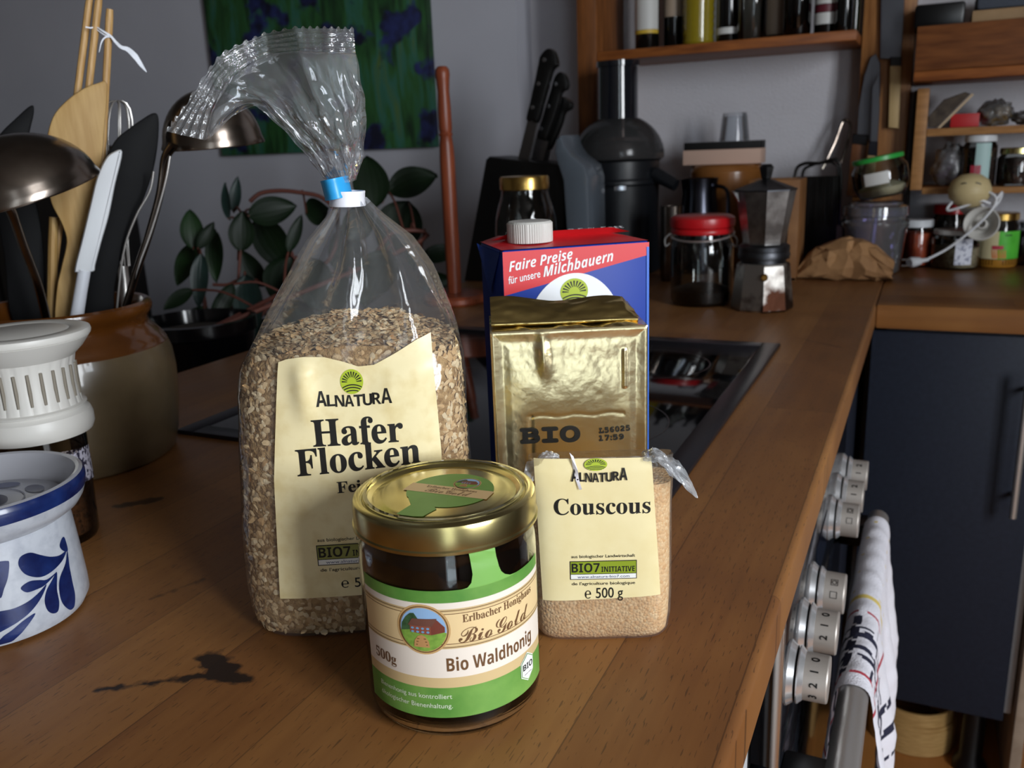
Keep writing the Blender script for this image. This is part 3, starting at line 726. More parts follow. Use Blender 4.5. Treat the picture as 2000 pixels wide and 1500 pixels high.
# wrap-round label: u runs along the glass from the side facing the camera, positive to the right
HL = lambda u, v, off: Vector((math.sin(u/HR)*(HR+.00025+off), -math.cos(u/HR)*(HR+.00025+off), v))
def ud(deg): return math.radians(deg)*HR
l = MB(.0028); U0, U1 = ud(-66), ud(74)
G2 = M('label green', '4f8636', .5, var=('76a24c', 35)); PW = M('label cream', 'e9ddd0', .5); GT = M('label tan band', 'e4c795', .5); GT2 = M('label gold band', 'cfb484', .5)
for z0, z1, m_ in ((.0137, .0297, G2), (.0297, .0350, GT2), (.0350, .0500, PW), (.0500, .0517, GT2), (.0517, .0685, GT), (.0685, .0703, GT2), (.0703, .0734, PW), (.0734, .0795, G2)):
    l.rect(HL, U0, U1, z0, z1, m_, 0, 48, 2)
for z in (.0508, .0525, .0678, .0694): l.rect(HL, U0, U1, z-.00018, z+.00018, BRN, .00006, 48, 1)
ta_, tb_ = ud(13.5), ud(30)
tabp = [(ud(6), .0794), (ud(10), .0800), (ud(12.5), .0820), (ud(13.6), .086), (ud(13), .092), (ud(11.8), .0985), (ud(15), .1000), (ud(22), .0997), (ud(29), .1003), (ud(29.5), .094), (ud(31), .0865), (ud(32.5), .0835), (ud(35), .0815), (ud(39), .0800), (ud(46), .0794)]
TG = M('seal strip green', '79ad55', .5)
for i in range(len(tabp)//2):
    a0, a1, b1, b0 = tabp[i], tabp[i+1], tabp[-2-i], tabp[-1-i]
    def tq(s_, t_, a0=a0, a1=a1, b0=b0, b1=b1):
        x0, z0 = lerp(a0[0], a1[0], t_), lerp(a0[1], a1[1], t_); x1, z1 = lerp(b0[0], b1[0], t_), lerp(b0[1], b1[1], t_)
        u, v = lerp(x0, x1, s_), lerp(z0, z1, s_); rr = interp([.08, .0875, .0925, .0950, .0975, .1005], [HR, .0437, .0429, .0433, .0427, .0408], v)+.0004
        return Vector((math.sin(u/HR)*rr, -math.cos(u/HR)*rr, v))
    l.grid(tq, 10, 3, TG)
medallion(l, HL, ud(-18), .0600, .0128, .0001)
l.text('Erlbacher Honighaus', HL, ud(6), .0630, BRN, .00015, w=ud(60)-ud(6), cap=.0038, style='serif', warp=lambda x, y: (x, y+.02*(x-ud(6))))
l.text('BioGold', HL, ud(3), .0527, BRN, .00015, w=ud(55)-ud(3), cap=.0072, style='script')
l.text('Bio Waldhonig', HL, ud(-5), .0385, BRN, .00015, w=ud(58)-ud(-5), cap=.0068, style='bold')
l.text('500g', HL, ud(-57), .0385, BRN, .00015, w=ud(-38)-ud(-57), cap=.0050, style='serif')
HW = M('pale print', 'dfe8cf', .5)
l.text('Bienenhonig aus kontrolliert', HL, ud(-54), .0240, HW, .00015, w=ud(-3)-ud(-54), cap=.0024)
l.text('ökologischer Bienenhaltung.', HL, ud(-54), .0190, HW, .00015, w=ud(-3)-ud(-54), cap=.0024)
hx = ud(52); hz = .0265
hexg = lambda k: [(hx+k*.0062*math.sin(a), hz+k*.0078*math.cos(a)) for a in np.linspace(0, 2*PI, 6, endpoint=False)]
l.poly(HL, hexg(1), M('white print', 'eeeeea', .5), .0003); l.poly(HL, hexg(.93), G2, .0004); l.poly(HL, hexg(.87), M('white print', 'eeeeea', .5), .0005)
l.text('BIO', HL, hx, hz-.0008, INK, .0006, w=.0082, cap=.0032, style='bold', align='C')
l.rect(HL, hx-.003, hx+.003, hz-.0035, hz-.0032, INK, .0006)
part('label', l, hj, 60)

# ------------------------------------------------------------------ couscous pack
CG = Frame((-.1822, .3950), 23.5)
cs = thing('couscous_pack', 'small clear pack of couscous with cream label, right of the honey jar', 'pack', (-.1822, .3950, 0), 23.5)
CW, CD, CHt = .0795, .046, .100
def cs_sec(z):        # half width, half depth by height
    return (interp([0, .004, .015, .06, .098, .106, .111], [.0355, .038, .0393, .0395, .0392, .0385, .0385], z), interp([0, .004, .015, .06, .08, .09, .10, .106, .111], [.0190, .0215, .023, .0235, .0230, .0178, .0125, .0092, .0050], z))
def cs_yc(z): return CD/2+interp([0, .08, .111], [0, 0, -.0165], z)
def cs_pt(a, z, grow=0.0):
    A, D = cs_sec(z); ca, sa = math.cos(a), math.sin(a); P = 5; k = (abs(ca)**P+abs(sa)**P)**(-1/P)
    w = .02*noise.noise(Vector((ca*2.5, sa*2.5, z*45)))+.008*noise.noise(Vector((ca*8, sa*8, z*120)))
    yc = cs_yc(z)
    return Vector((CW/2+(A*k*(1+w*.6)+grow)*ca, yc+(D*k*(1+w)+grow)*sa, z))
def grain_mat(name, h1, h2, h3, sc_):
    m = M(name, h1, .8); nt = m.node_tree; b = nt.nodes['Principled BSDF']
    tc = nt.nodes.new('ShaderNodeTexCoord'); v = nt.nodes.new('ShaderNodeTexVoronoi'); v.inputs['Scale'].default_value = sc_
    nt.links.new(tc.outputs['Object'], v.inputs['Vector'])
    r = nt.nodes.new('ShaderNodeValToRGB'); el = r.color_ramp.elements; el[0].color = (*hexc(h1), 1); el[1].color = (*hexc(h2), 1); e = el.new(.5); e.color = (*hexc(h3), 1)
    sx = nt.nodes.new('ShaderNodeSeparateColor'); nt.links.new(v.outputs['Color'], sx.inputs[0]); nt.links.new(sx.outputs[0], r.inputs[0]); nt.links.new(r.outputs[0], b.inputs['Base Color'])
    bp = nt.nodes.new('ShaderNodeBump'); bp.invert = True; bp.inputs['Strength'].default_value = 1; bp.inputs['Distance'].default_value = .0007
    nt.links.new(v.outputs['Distance'], bp.inputs['Height']); nt.links.new(bp.outputs[0], b.inputs['Normal']); return m
COUS = grain_mat('couscous grain', 'dcb07c', 'f0d2a6', 'e6c192', 620)
cm = MB(); vs = []; fs = []; zs = [.0012, .004, .012, .03, .05, .07, .085, .094, .097]; NA = 64
for j, z in enumerate(zs):
    for i in range(NA):
        p = cs_pt(2*PI*i/NA, z, -.0012)
        if j == len(zs)-1: p = Vector((CW/2+(p.x-CW/2)*.4, cs_yc(z)+(p.y-cs_yc(z))*.4, z+.001))
        vs.append(p)
for j in range(len(zs)-1):
    for i in range(NA): fs.append((j*NA+i, j*NA+(i+1) % NA, (j+1)*NA+(i+1) % NA, (j+1)*NA+i))
fs += [tuple(range(NA))[::-1], tuple((len(zs)-1)*NA+i for i in range(NA))]
cm.add(vs, fs, COUS); o = part('couscous', cm, cs, 60); o['kind'] = 'stuff'
fm = MB(); FILM2 = clear('pack film', 'f4f2ee', .1, 1.0, (70, .35), .05, 1.5, .4)
fm.grid(lambda a, b_: cs_pt(2*PI*a, .0005+b_*.110), 120, 60, FILM2)
# top seal folded over to both sides
def ear(side):
    x0 = CW/2+side*.022; 
    def g_(a, b_):
        x = lerp(x0, CW/2+side*.0395, a)+(.010 if side > 0 else -.003)*a*b_; z = .1095+.004*math.sin(PI*min(a*1.3, 1))-.016*a*b_*b_-.003*a
        return Vector((x, .008-(.018 if side > 0 else .007)*b_*(.55+.45*a)+.002*noise.noise(Vector((a*6, b_*6, side*3))), z+.0016*noise.noise(Vector((a*9, b_*7, 4+side)))))
    return g_
FE = clear('folded film', 'e9ebee', .14, 1.4, (120, .6), .34, 1.5, .4)
for s_ in (-1, 1): fm.grid(ear(s_), 24, 16, FE)
# torn sealing tab and dog-ear at the right end
p1 = CG.uw(1345, 945, .006); p2 = CG.uw(1300, 890, .012); p3 = CG.uw(1322, 918, .004)
fm.grid(lambda a, b_: Vector((lerp(lerp(CW-.012, p2[0]+.001, a), lerp(CW-.004, p1[0], a), b_), lerp(.007, -.001, b_)+.001*math.sin(9*a), lerp(lerp(.1125, p2[1]-.0005, a), lerp(.100, p1[1], a), b_)+.0025*math.sin(PI*a)*(1-b_))), 14, 14, FE)
part('film', fm, cs, 50)
cl_ = MB(.008)
def CF(u, z, off):
    off += .0006 if off > 0 and z > .09 else 0
    zz = min(z, .104); A, D = cs_sec(zz); t = min(abs((u-CW/2)/A), .999); yc = cs_yc(zz)
    y = yc-(D*1.004+.0004)*(1-t**5)**(1/5)-off-.0005
    if z > .104: y += (z-.104)*.3
    return Vector((u, y, z))
cq = lambda px, py: CG.uw(px, py, .001)
a0, a1, a2, a3 = cq(1060, 1172), cq(1290, 1160), cq(1272, 893), cq(1042, 897)
CLM = M('couscous label paper', 'eedfae', .4, var=('e8d7a2', 60))
def rc_(u, v, r=.05):  # rounded lower corners of the label: pull the edge in
    return u
cl_.grid(lambda a, b_: CF(lerp(lerp(a0[0], a1[0], a), lerp(a3[0], a2[0], a), b_), lerp(lerp(a0[1], a1[1], a), lerp(a3[1], a2[1], a), b_)-(.0016*max(0, (abs(a-.5)-.46)/.04)**2*0), 0), 40, 40, CLM)
def CT(body, p0, p1, cap, style, bold=0.0, mat=INK):
    a, b_ = cq(*p0), cq(*p1); w = b_[0]-a[0]; sl = (b_[1]-a[1])/w
    cl_.text(body, CF, a[0], a[1], mat, .0002, w=w, cap=cap, style=style, bold=bold, warp=lambda x, y: (x, y+sl*(x-a[0])))
CT('Couscous', (1082, 1003), (1270, 999), .0092, 'serif', .002)
c = cq(1163, 905); farm_logo(cl_, CF, c[0], c[1], .0122, .0064, .0002)
c = cq(1170, 938); brand_word(cl_, CF, c[0], c[1], .0300, .0052, .0002)
c = cq(1178, 1127); bio7(cl_, CF, c[0], c[1], .0365, .0112, .0002, OLIVED)
CT('℮ 500 g', (1142, 1165), (1216, 1162), .0062, 'sans', .004)
part('label', cl_, cs, 60)
tb = MB(); tp = [(1112, 884), (1120, 890), (1128, 915), (1130, 932), (1136, 950), (1131, 953), (1124, 934), (1118, 908), (1116, 893)]
tb.poly(lambda u, v, off: CF(u, v, off)+Vector((0, -.0008+.0010*math.sin(v*900), 0)), [cq(*p) for p in tp], M('torn white paper', 'e8e4ea', .7), .0003)
part('torn_tab', tb, cs, 60, 'torn white paper sliver on the label')

# ------------------------------------------------------------------ gold vacuum brick
d = ray(1110, 900); d = d[:2]/np.linalg.norm(d[:2])*.507
GA = (float(d[0]), float(d[1])); GF = Frame(GA, 27)
gp = thing('gold_pack', 'gold foil brick pack printed BIO, standing before the milk carton', 'pack', (*GA, 0), 27)
FOIL = M('gold foil', 'd9c07c', .22, 1.0, bump=(90, .2, .002)); FOIL2 = M('gold foil lit face', 'ecdcae', .25, 1.0, bump=(150, .16, .0015))  # front face paler than the sides: bright reflection put into its colour
q0, q1 = GF.uw(957, 650, 0), GF.uw(1266, 636, 0); GX0, GX1, GH = q0[0], q1[0], (q0[1]+q1[1])/2; GDp = .056
gb = MB()
def crk(x, y, s_): return noise.noise(Vector((x*s_, y*s_, 2.7)))
def gface(a, b_):
    x = lerp(GX0, GX1, a); z = b_*GH
    ea, eb = min(a, 1-a)*(GX1-GX0), min(b_, 1-b_)*GH; e = min(ea, eb)
    y = .0012*(1-math.exp(-e/.0025))*1.0+.0003*max(0, 1-abs(e-.007)/.004)
    y += (.00030*crk(x+z*.2, z, 70)+.00007*crk(x, z, 300))*min(1, e/.01)*interp([0, .6, .72, .85, 1], [.35, .4, .5, 1.2, 1.6], b_)
    # pressed step and creases of the shrunken foil
    y += .00028*math.exp(-((z-.112-.0006*math.sin(x*300))/.0011)**2)*(1 if GX0+.022 < x < GX1-.014 else 0)
    y += .00035*math.exp(-((x-(GX0+.0225)-.03*(z-.112)*.3)/.0016)**2)*(1 if .085 < z < .113 else 0)
    y -= .0016*math.exp(-((x-(GX0+.031)-.10*(GH-z)*.3)/.0030)**2)*math.exp(-((z-.150)/.012)**2)
    y -= .0008*math.exp(-((x-(GX1-.014))/.001)**2)*(1 if .128 < z < .152 else 0)
    if e < .0014: y = lerp(.0013, y, e/.0014)
    return Vector((x, y, z))
gb.grid(gface, 150, 200, FOIL2)
def gside(x0, sgn):
    def g_(a, b_):
        yy = lerp(.0013, GDp, a if sgn > 0 else 1-a); z = b_*GH; e = min(a, 1-a, b_, 1-b_)
        return Vector((x0-sgn*(.0014*min(1, e*14)+.0007*crk(yy, z, 150)*min(1, e*8)), yy, z))
    return g_
gb.grid(gside(GX1, 1), 30, 90, FOIL); gb.grid(gside(GX0, -1), 30, 90, FOIL)
gb.grid(lambda a, b_: Vector((lerp(GX1, GX0, a), GDp, b_*GH)), 2, 2, FOIL)
def gtop(a, b_):
    x = lerp(GX0, GX1, a); yy = lerp(.0013, GDp, b_); e = min(a, 1-a, b_, 1-b_)
    fold = .0085*max(0, 1-abs(b_-.72)/.25)*(1-.25*math.sin(PI*a))*min(1, min(a, 1-a)*16)
    return Vector((x, yy, GH+fold+(.0016*crk(x*1.0, yy, 60)+.0009*abs(crk(x+yy*.5, yy*.4, 150)))*min(1, e*12)))
gb.grid(gtop, 100, 40, FOIL); gb.grid(lambda a, b_: Vector((lerp(GX0, GX1, 1-a), lerp(0, GDp, b_), .0003)), 1, 1, FOIL)
part('foil_brick', gb, gp, 50)
# folded flap across the top and its rolled edge
fl = MB()
z0f = GF.uw(945, 585, .03); z1f = GF.uw(1250, 582, .03)
def flap(a, b_):
    x = lerp(GX0+.001, GX1-.004, a); top_ = lerp(z0f[1], z1f[1], a)+.0016*math.sin(a*9+.6)-.006*max(0, (a-.93)/.07)
    yy = lerp(.012, .033, b_)+.0008*crk(x, b_*.05, 120); z = lerp(GH+.0015, top_, b_)+.0012*crk(x*.8, b_*.04, 90)*math.sin(PI*b_)+.0015*math.sin(PI*b_)
    return Vector((x, yy, z))
fl.grid(flap, 90, 20, FOIL)
def flap_back(a, b_):
    p = flap(a, 1); return Vector((p.x, lerp(p.y, GDp-.004, b_), lerp(p.z, GH+.001, b_**1.3)+.0012*crk(p.x, b_*.05+3, 110)*math.sin(PI*b_)))
fl.grid(flap_back, 70, 12, FOIL)
fl.tube(smooth_path([flap(a, .06)+Vector((0, -.0012, -.0004)) for a in np.linspace(.0, 1, 24)], 2), .0013, FOIL, 8)
part('top_flap', fl, gp, 50)
gt = MB(.006)
def GM(u, v, off):
    a = (u-GX0)/(GX1-GX0); p = gface(a, v/GH); e = gface(a, v/GH+.01); return Vector((p.x, min(p.y, e.y, gface(a+.004, v/GH).y, gface(a-.004, v/GH-.01).y)-.0007-off, p.z))
def GTx(body, p0, p1, cap, style, bold=0.0):
    a, b_ = GF.uw(*p0), GF.uw(*p1); w = b_[0]-a[0]; sl = (b_[1]-a[1])/w
    gt.text(body, GM, a[0], a[1], INK, .0001, w=w, cap=cap, style=style, bold=bold, warp=lambda x, y: (x, y+sl*(x-a[0])))
GTx('BIO', (1016, 866), (1134, 861), .0094, 'mono', .045)
GTx('L56025', (1170, 847), (1231, 841), .0031, 'mono', .03); GTx('17:59', (1170, 862), (1219, 858), .0031, 'mono', .03)
part('print', gt, gp, 0, 'black stamped BIO and batch number')

# ------------------------------------------------------------------ milk carton
d = ray(985, 600); d = d[:2]/np.linalg.norm(d[:2])*.592
MA = (float(d[0]), float(d[1])); MF = Frame(MA, 40)
mk = thing('milk_carton', 'red and blue milk carton with white screw cap, behind the gold pack', 'carton', (*MA, 0), 40)
MW = MF.uw(1268, 500)[0]; MHt = MF.uw(985, 490)[1]; MD = .066
BL = M('milk blue print', '0f3696', .4, spec=.25); RD = M('milk red print', 'd0252c', .4); MWh = M('milk white print', 'e9ecf0', .4); LG = M('carton seam blue', '2c66cc', .4)
ct = MB(); b_ = bmesh.new(); ct.box(0, MW, 0, MD, .0005, MHt, BL, .0018, 3)
part('carton_body', ct, mk, 40)
pr = MB(.02); PF = lambda u, v, off: Vector((u, -.0002-off, v))
e0, e1 = MF.uw(985, 590), MF.uw(1268, 505)
sl = lambda u: lerp(MF.uw(985, 578)[1], MF.uw(1268, 497)[1], u/MW)
pr.poly(PF, [(.0002, sl(0)), (MW-.0002, sl(MW)), (MW-.0002, MHt-.0008), (.0002, MHt-.0008)], RD, .0001)
wc = MF.uw(1122, 620); wr_ = MF.uw(1122, 533)[1]
pr.ell(PF, wc[0], wr_-.044, .036, .044, MWh, .0002, 64)
c = MF.uw(1121, 569); farm_logo(pr, PF, c[0], c[1], .0205, .0185, .0004)
def MT(body, p0, p1, cap, style, bold=0.0):
    a, b2 = MF.uw(*p0), MF.uw(*p1); w = b2[0]-a[0]; s2 = (b2[1]-a[1])/w
    pr.text(body, PF, a[0], a[1], MWh, .0004, w=w, cap=cap, style=style, bold=bold, warp=lambda x, y: (x, y+s2*(x-a[0])))
MT('Faire Preise', (994, 531), (1118, 505), .0068, 'boldit'); MT('für unsere', (993, 555), (1055, 541), .0052, 'sans', .008); MT('Milchbauern', (1061, 541), (1197, 509), .0072, 'boldit')
pr.rect(PF, MW-.0022, MW-.0004, .002, MHt-.004, LG, .0005)
part('front_print', pr, mk, 0)
tp_ = MB(.01); TP = lambda u, v, off: Vector((u, v, MHt+.0003+off))
def mtop(a, b_):
    x, y = a*MW, .0012+b_*(MD-.0012); e = min(a, 1-a, b_, 1-b_)
    return Vector((x, y, MHt+.0004+(.004*b_*min(1, 8*min(a, 1-a))+.0012*noise.noise(Vector((x*40, y*40, 1)))*min(1, e*9))*(1 if e > 0 else 0)))
tp_.grid(mtop, 40, 24, RD)
fin = lambda a, b_: Vector((lerp(.001, MW-.001, a), MD*.62-.008*b_+.0006*math.sin(a*14), MHt+.0032+.0050*b_*min(1, 6*min(a, 1-a)+.2)))
tp_.grid(fin, 40, 4, RD); tp_.grid(lambda a, b_: fin(1-a, b_)+Vector((0, .0006, 0)), 40, 4, RD)
a = MF.uw(1135, 464, .024); b2 = MF.uw(1245, 458, .024)
tp_.text('3,5 % Fett', lambda u, v, off: Vector((u, .047+v*.9, MHt+.0058+v*.10)), a[0], 0, MWh, 0, w=b2[0]-a[0], cap=.009, style='boldit')
part('top', tp_, mk, 40)
ears = MB()
ears.grid(lambda a, b_: Vector((-.0004-.0030*b_*a, lerp(.004, MD-.004, a), lerp(MHt-.002, MHt-.034*(1-abs(2*a-1)), b_))), 12, 8, M('milk dark blue print', '1a3f92', .4)); part('side_flap', ears, mk, 40)
cc = MF.uw(1034, 476, .030)
cp_ = MB(); ctr = (cc[0]+.0006, .030, MHt+.002)
cp_.lathe([(0, .0), (.0158, 0), (.0160, .0012), (.0160, .0132), (.0150, .0145), (.0135, .0148), (0, .0146)], CREAMW, 120, ctr, rfun=lambda r, z, a: r+(.00035 if (int(a/(2*PI)*120) % 2 and r > .0155) else 0))
part('screw_cap', cp_, mk, 25)

# ------------------------------------------------------------------ stoneware crock and its utensils
KC = (-.72, .54); KYAW = facing(KC); KF = Frame(KC, KYAW)
ck = thing('utensil_crock', 'beige and brown glazed stoneware crock full of kitchen utensils', 'crock', (*KC, 0), KYAW)
CREAM = M('cream stoneware glaze', '6a5a42', .3, var=('584a35', 18), coat=.4); BRG = M('brown stoneware glaze', '5e3510', .18, var=('4a270a', 20), coat=.5)
m = MB(); m.lathe([(0, 0), (.080, 0), (.0845, .003), (.0895, .02), (.0935, .05), (.095, .08), (.0935, .098), (.0905, .1075)], CREAM, 72)
m.lathe([(.0905, .1075), (.0902, .1085), (.0895, .109), (.0880, .1125), (.083, .119), (.0765, .1255), (.0755, .130), (.0775, .1345), (.0805, .138), (.0815, .142), (.0805, .146), (.0775, .1480), (.074, .147), (.071, .142), (.070, .13), (.082, .105), (.086, .08), (.08, .012), (0, .012)], BRG, 72)
part('body', m, ck, 40)
def K(px, py, dep=0.0): u, w = KF.uw(px, py, dep); return Vector((u, dep, w))
def up(dep): return Matrix(((1, 0, 0, 0), (0, 0, -1, dep), (0, 1, 0, 0), (0, 0, 0, 1)))
def ut(name, label, cat='utensil'): return thing(name, label, cat, (KC[0], KC[1], .013), KYAW, None)
UZ = Matrix.Translation((0, 0, -.013))
def Z(s_, px, py): return (px/2.5, py/2.5)
def blade(pts, dep, th, mat, bev, n=4):
    m = MB(); m.T = UZ @ up(dep); q = [K(x, y, dep) for x, y in pts]; m.prism(closed_path([(a.x, a.z) for a in q], n) if n else [(a.x, a.z) for a in q], th, mat, bev, 2, -th/2); return m
WSP = M('beech utensil wood', 'b8965f', .6, var=('a5814a', 6), stretch=(30, 30, 3)); NYL = M('black nylon', '08080a', .6, spec=.15); SIL = M('white silicone', 'd7d9dc', .5); OLDST = M('old stainless steel', '8d837a', .22, 1.0, var=('756a61', 40), bump=(60, .04))
s25 = lambda L: [(x/2.5, y/2.5) for x, y in L]
# wooden spatula
t = ut('wooden_spatula', 'wide pale wooden spatula standing in the crock', 'spatula')
o = blade(s25([(522, 412), (470, 408), (390, 442), (300, 515), (250, 590), (222, 720), (225, 850), (250, 990), (300, 1090), (325, 1180), (300, 1300), (275, 1420), (272, 1600), (355, 1600), (365, 1420), (390, 1200), (425, 1080), (455, 940), (495, 790), (512, 600)]), .012, .007, WSP, .002)
part('blade', o, t)
# white spatula
t = ut('silicone_spatula', 'white silicone spatula leaning in the crock, before the black one', 'spatula')
o = blade(s25([(597, 742), (550, 744), (512, 780), (472, 870), (440, 1000), (402, 1160), (365, 1310), (378, 1330), (455, 1326), (466, 1290), (495, 1180), (532, 1050), (562, 900)]), -.020, .008, SIL, .003); part('blade', o, t)
o = MB(); o.T = UZ; o.tube([K(415, 1320, -.020) if False else K(412/2.5, 1322/2.5, -.02), K(395/2.5, 1420/2.5, -.02), K(360/2.5, 1640/2.5, -.02)], [.0055, .0055, .006], M('white handle', 'd5d7de', .4), 12); part('handle', o, t)
# black spatula
t = ut('nylon_turner', 'broad black nylon turner leaning right in the crock', 'turner')
o = blade(s25([(750, 552), (774, 580), (770, 700), (748, 830), (705, 960), (645, 1100), (600, 1230), (560, 1400), (545, 1560), (420, 1560), (440, 1300), (480, 1100), (500, 900), (505, 800), (560, 690), (620, 635), (690, 585)]), .004, .005, NYL, .0015); part('blade', o, t)
# black pointed server at the left
t = ut('nylon_server', 'pointed black nylon server at the left of the crock', 'turner')
o = blade(s25([(150, 516), (166, 548), (138, 690), (150, 850), (190, 1050), (215, 1250), (210, 1560), (60, 1560), (20, 1250), (-40, 950), (-70, 760), (0, 655), (70, 585)]), .048, .005, NYL, .0015); part('blade', o, t)
# chopsticks tied with a paper strip
for (a, b_, dep, lab_) in (((440, -20), (325, 860), .034, 'leftmost of three pale wooden chopsticks standing in the crock'), ((484, -20), (385, 860), .026, 'middle pale wooden chopstick, tied by a white paper strip'), ((536, 46), (500, 760), .022, 'shorter right chopstick, end of the white paper tie')):
    t = thing('chopstick', lab_, 'chopstick', (KC[0], KC[1], .013), KYAW, 'chopsticks in the crock')
    p, q = K(a[0]/2.5, a[1]/2.5, dep), K(b_[0]/2.5, b_[1]/2.5, dep); q2 = q+(q-p)*((q.z-.03)/(p.z-q.z))
    m = MB(); m.T = UZ; m.tube([p, p+(q2-p)*.02, q2], [.0030, .0034, .0024], M('bamboo stick', 'c09a64', .5, var=('ab8450', 9), stretch=(40, 40, 3)), 10); part('shaft', m, t)
m = MB(); PAP = M('white paper strip', 'e3e6ee', .6)
def strip(pts, ws):
    P = smooth_path([K(x/2.5, y/2.5, d_) for x, y, d_ in pts], 8); W_ = [lerp(ws[min(int(i/8), len(ws)-2)], ws[min(int(i/8)+1, len(ws)-1)], (i % 8)/8) for i in range(len(P))]; W_[-1] = ws[-1]
    vs = []; 
    for i, p in enumerate(P):
        tt = (P[min(i+1, len(P)-1)]-P[max(i-1, 0)]).normalized(); n_ = Vector((-tt.z, .2*math.sin(i*.4), tt.x)).normalized(); vs += [p+n_*W_[i]*.5, p-n_*W_[i]*.5]
    m.add(vs, [(2*i, 2*i+1, 2*i+3, 2*i+2) for i in range(len(P)-1)], PAP)
strip([(418, 132, .024), (445, 136, .0235), (470, 132, .0235), (500, 150, .018), (540, 176, .016), (565, 205, .014), (592, 230, .012), (625, 242, .011), (660, 275, .010), (690, 318, .010), (716, 352, .010)], [.0012, .0012, .0012, .0014, .002, .0024, .0030, .0042, .0052, .0034, .0004])
strip([(470, 142, .0235), (510, 170, .018), (540, 178, .016), (515, 182, .017), (496, 205, .016), (484, 255, .016)], [.0008, .001, .0016, .0014, .001, .0004])
o = m.build('paper_tie', None, 40); o.location = (KC[0], KC[1], 0); o.rotation_euler = (0, 0, math.radians(KYAW)); tag(o, 'torn white paper tie knotted around the tops of the chopsticks', 'paper strip')
# wooden spoon handle
t = ut('wooden_spoon', 'thin pale wooden spoon handle behind the wide spatula', 'spoon'); m = MB(); m.T = UZ
m.tube([K(262/2.5, 1060/2.5, .03), K(258/2.5, 1200/2.5, .03), K(252/2.5, 1650/2.5, .03)], [.005, .0055, .006], WSP, 10, flat=.8); part('handle', m, t)
# ladles
def ladle(label, cpx, rad, hgt, tilt, roll, neck, foot, dep, name='soup_ladle'):
    t = ut(name, label, 'ladle'); c = K(cpx[0], cpx[1], dep)-Vector((0, 0, .013))
    m = MB(); m.T = Matrix.Translation(c) @ Matrix.Rotation(math.radians(roll), 4, 'Y') @ Matrix.Rotation(math.radians(tilt), 4, 'X')
    n = 14; pr = [(rad*math.cos(a), hgt*math.sin(a)) for a in np.linspace(0, PI/2, n)]; pr[-1] = (0, hgt)
    m.lathe([(rad*.975, 0), (rad+.0012, -.0008), (rad+.0016, .0006)]+pr[1:], OLDST, 56); m.lathe([(r*.97, z*.97) for r, z in pr][::-1], OLDST, 56); part('bowl', m, t, 50)
    h = MB(); h.T = UZ; P = smooth_path([K(x, y, d_) for x, y, d_ in neck], 6); h.tube(P, [lerp(.0085, .0060, min(i/8, 1)) if i < 8 else .0060 for i in range(len(P))], OLDST, 12, flat=.55); part('handle', h, t, 50)
ladle('large steel ladle bowl hanging over the right side of the crock', (418, 283), .047, .052, 4, -4, [(338, 284, -.012), (322, 312, -.008), (312, 380, -.004), (290, 460, .0), (262, 545, .004), (235, 640, .008)], None, .010)
ladle('shallow steel ladle bowl at the left edge of the crock', (46, 376), .060, .046, 7, -15, [(6, 392, -.068), (22, 415, -.066), (45, 480, -.055), (75, 560, -.042), (95, 640, -.03)], None, -.068)
# whisk
t = ut('whisk', 'wire whisk loops between the wooden spatula and black turner', 'whisk'); m = MB(); m.T = UZ
cx = K(248, 330, .044); b0 = K(240, 520, .044)
for k in range(5):
    a = PI*k/5; P = []
    for q in np.linspace(0, PI, 21):
        r = .030*math.sin(q)**.8*(1 if True else 0); hgt_ = .055*(1-math.cos(2*q))/2
        s_ = -math.cos(q); x = .027*math.cos(a)*s_*(1-abs(s_)**4*.8); y = .027*math.sin(a)*s_*(1-abs(s_)**4*.8)
        P.append(Vector((lerp(b0.x, cx.x, (1-abs(s_)**2.2))+x*1.15, .044+y*.7, lerp(b0.z, K(247, 197, .044).z, (1-abs(s_)**3.2)**.6))))
    m.tube(P, .0009, STEEL, 6)
part('wires', m, t, 60); m = MB(); m.T = UZ; m.tube([b0, Vector((b0.x-.010, .030, .04))], [.005, .006], STEEL, 12); part('handle', m, t)
t = ut('edge_wires', 'thin bright wires added along the ladle handle edges at the right of the crock', 'wire'); m = MB(); m.T = UZ  # added wires tracing the bright edges of the ladle and whisk handles
m.tube(smooth_path([K(332, 305, -.014), K(322, 360, -.012), K(296, 450, -.006), K(262, 545, 0), K(240, 640, .006)], 5), .0011, STEEL, 8); m.tube(smooth_path([K(300, 335, -.016), K(292, 375, -.014), K(265, 424, -.010), K(240, 500, -.004), K(225, 640, .004)], 5), .0011, STEEL, 8); part('wires', m, t, 60)

# ------------------------------------------------------------------ spice grinder
gr_ = thing('spice_grinder', 'white topped glass spice grinder beside the stoneware crock', 'grinder', (-.578, .3995, 0), facing((-.578, .3995)))
CG_ = clear('brownish grinder glass', 'd9d2c8', .04, 1.6)
m = MB(); m.lathe([(0, .001), (.026, .001), (.0285, .0), (.0298, .003), (.0300, .010), (.0312, .05), (.0322, .082), (.0322, .092)], CG_, 48); m.lathe([(0, .005), (.027, .005), (.0275, .012)], CG_, 48); part('glass', m, gr_, 40)
m = MB(); m.lathe([(0, .006), (.0276, .006), (.0288, .04), (.0295, .056), (.02, .060), (0, .062)], grain_mat('ground spice', '4a2f1d', '2b1b12', '5d3c22', 400), 40); part('spice', m, gr_, 40)
m = MB(); m.lathe([(.033, .083), (.0375, .0835), (.0392, .0875), (.0392, .094), (.0378, .0985), (.0352, .1005), (.0345, .102), (.0360, .1025), (.0362, .1035), (.0335, .1045)], CREAMW, 64)
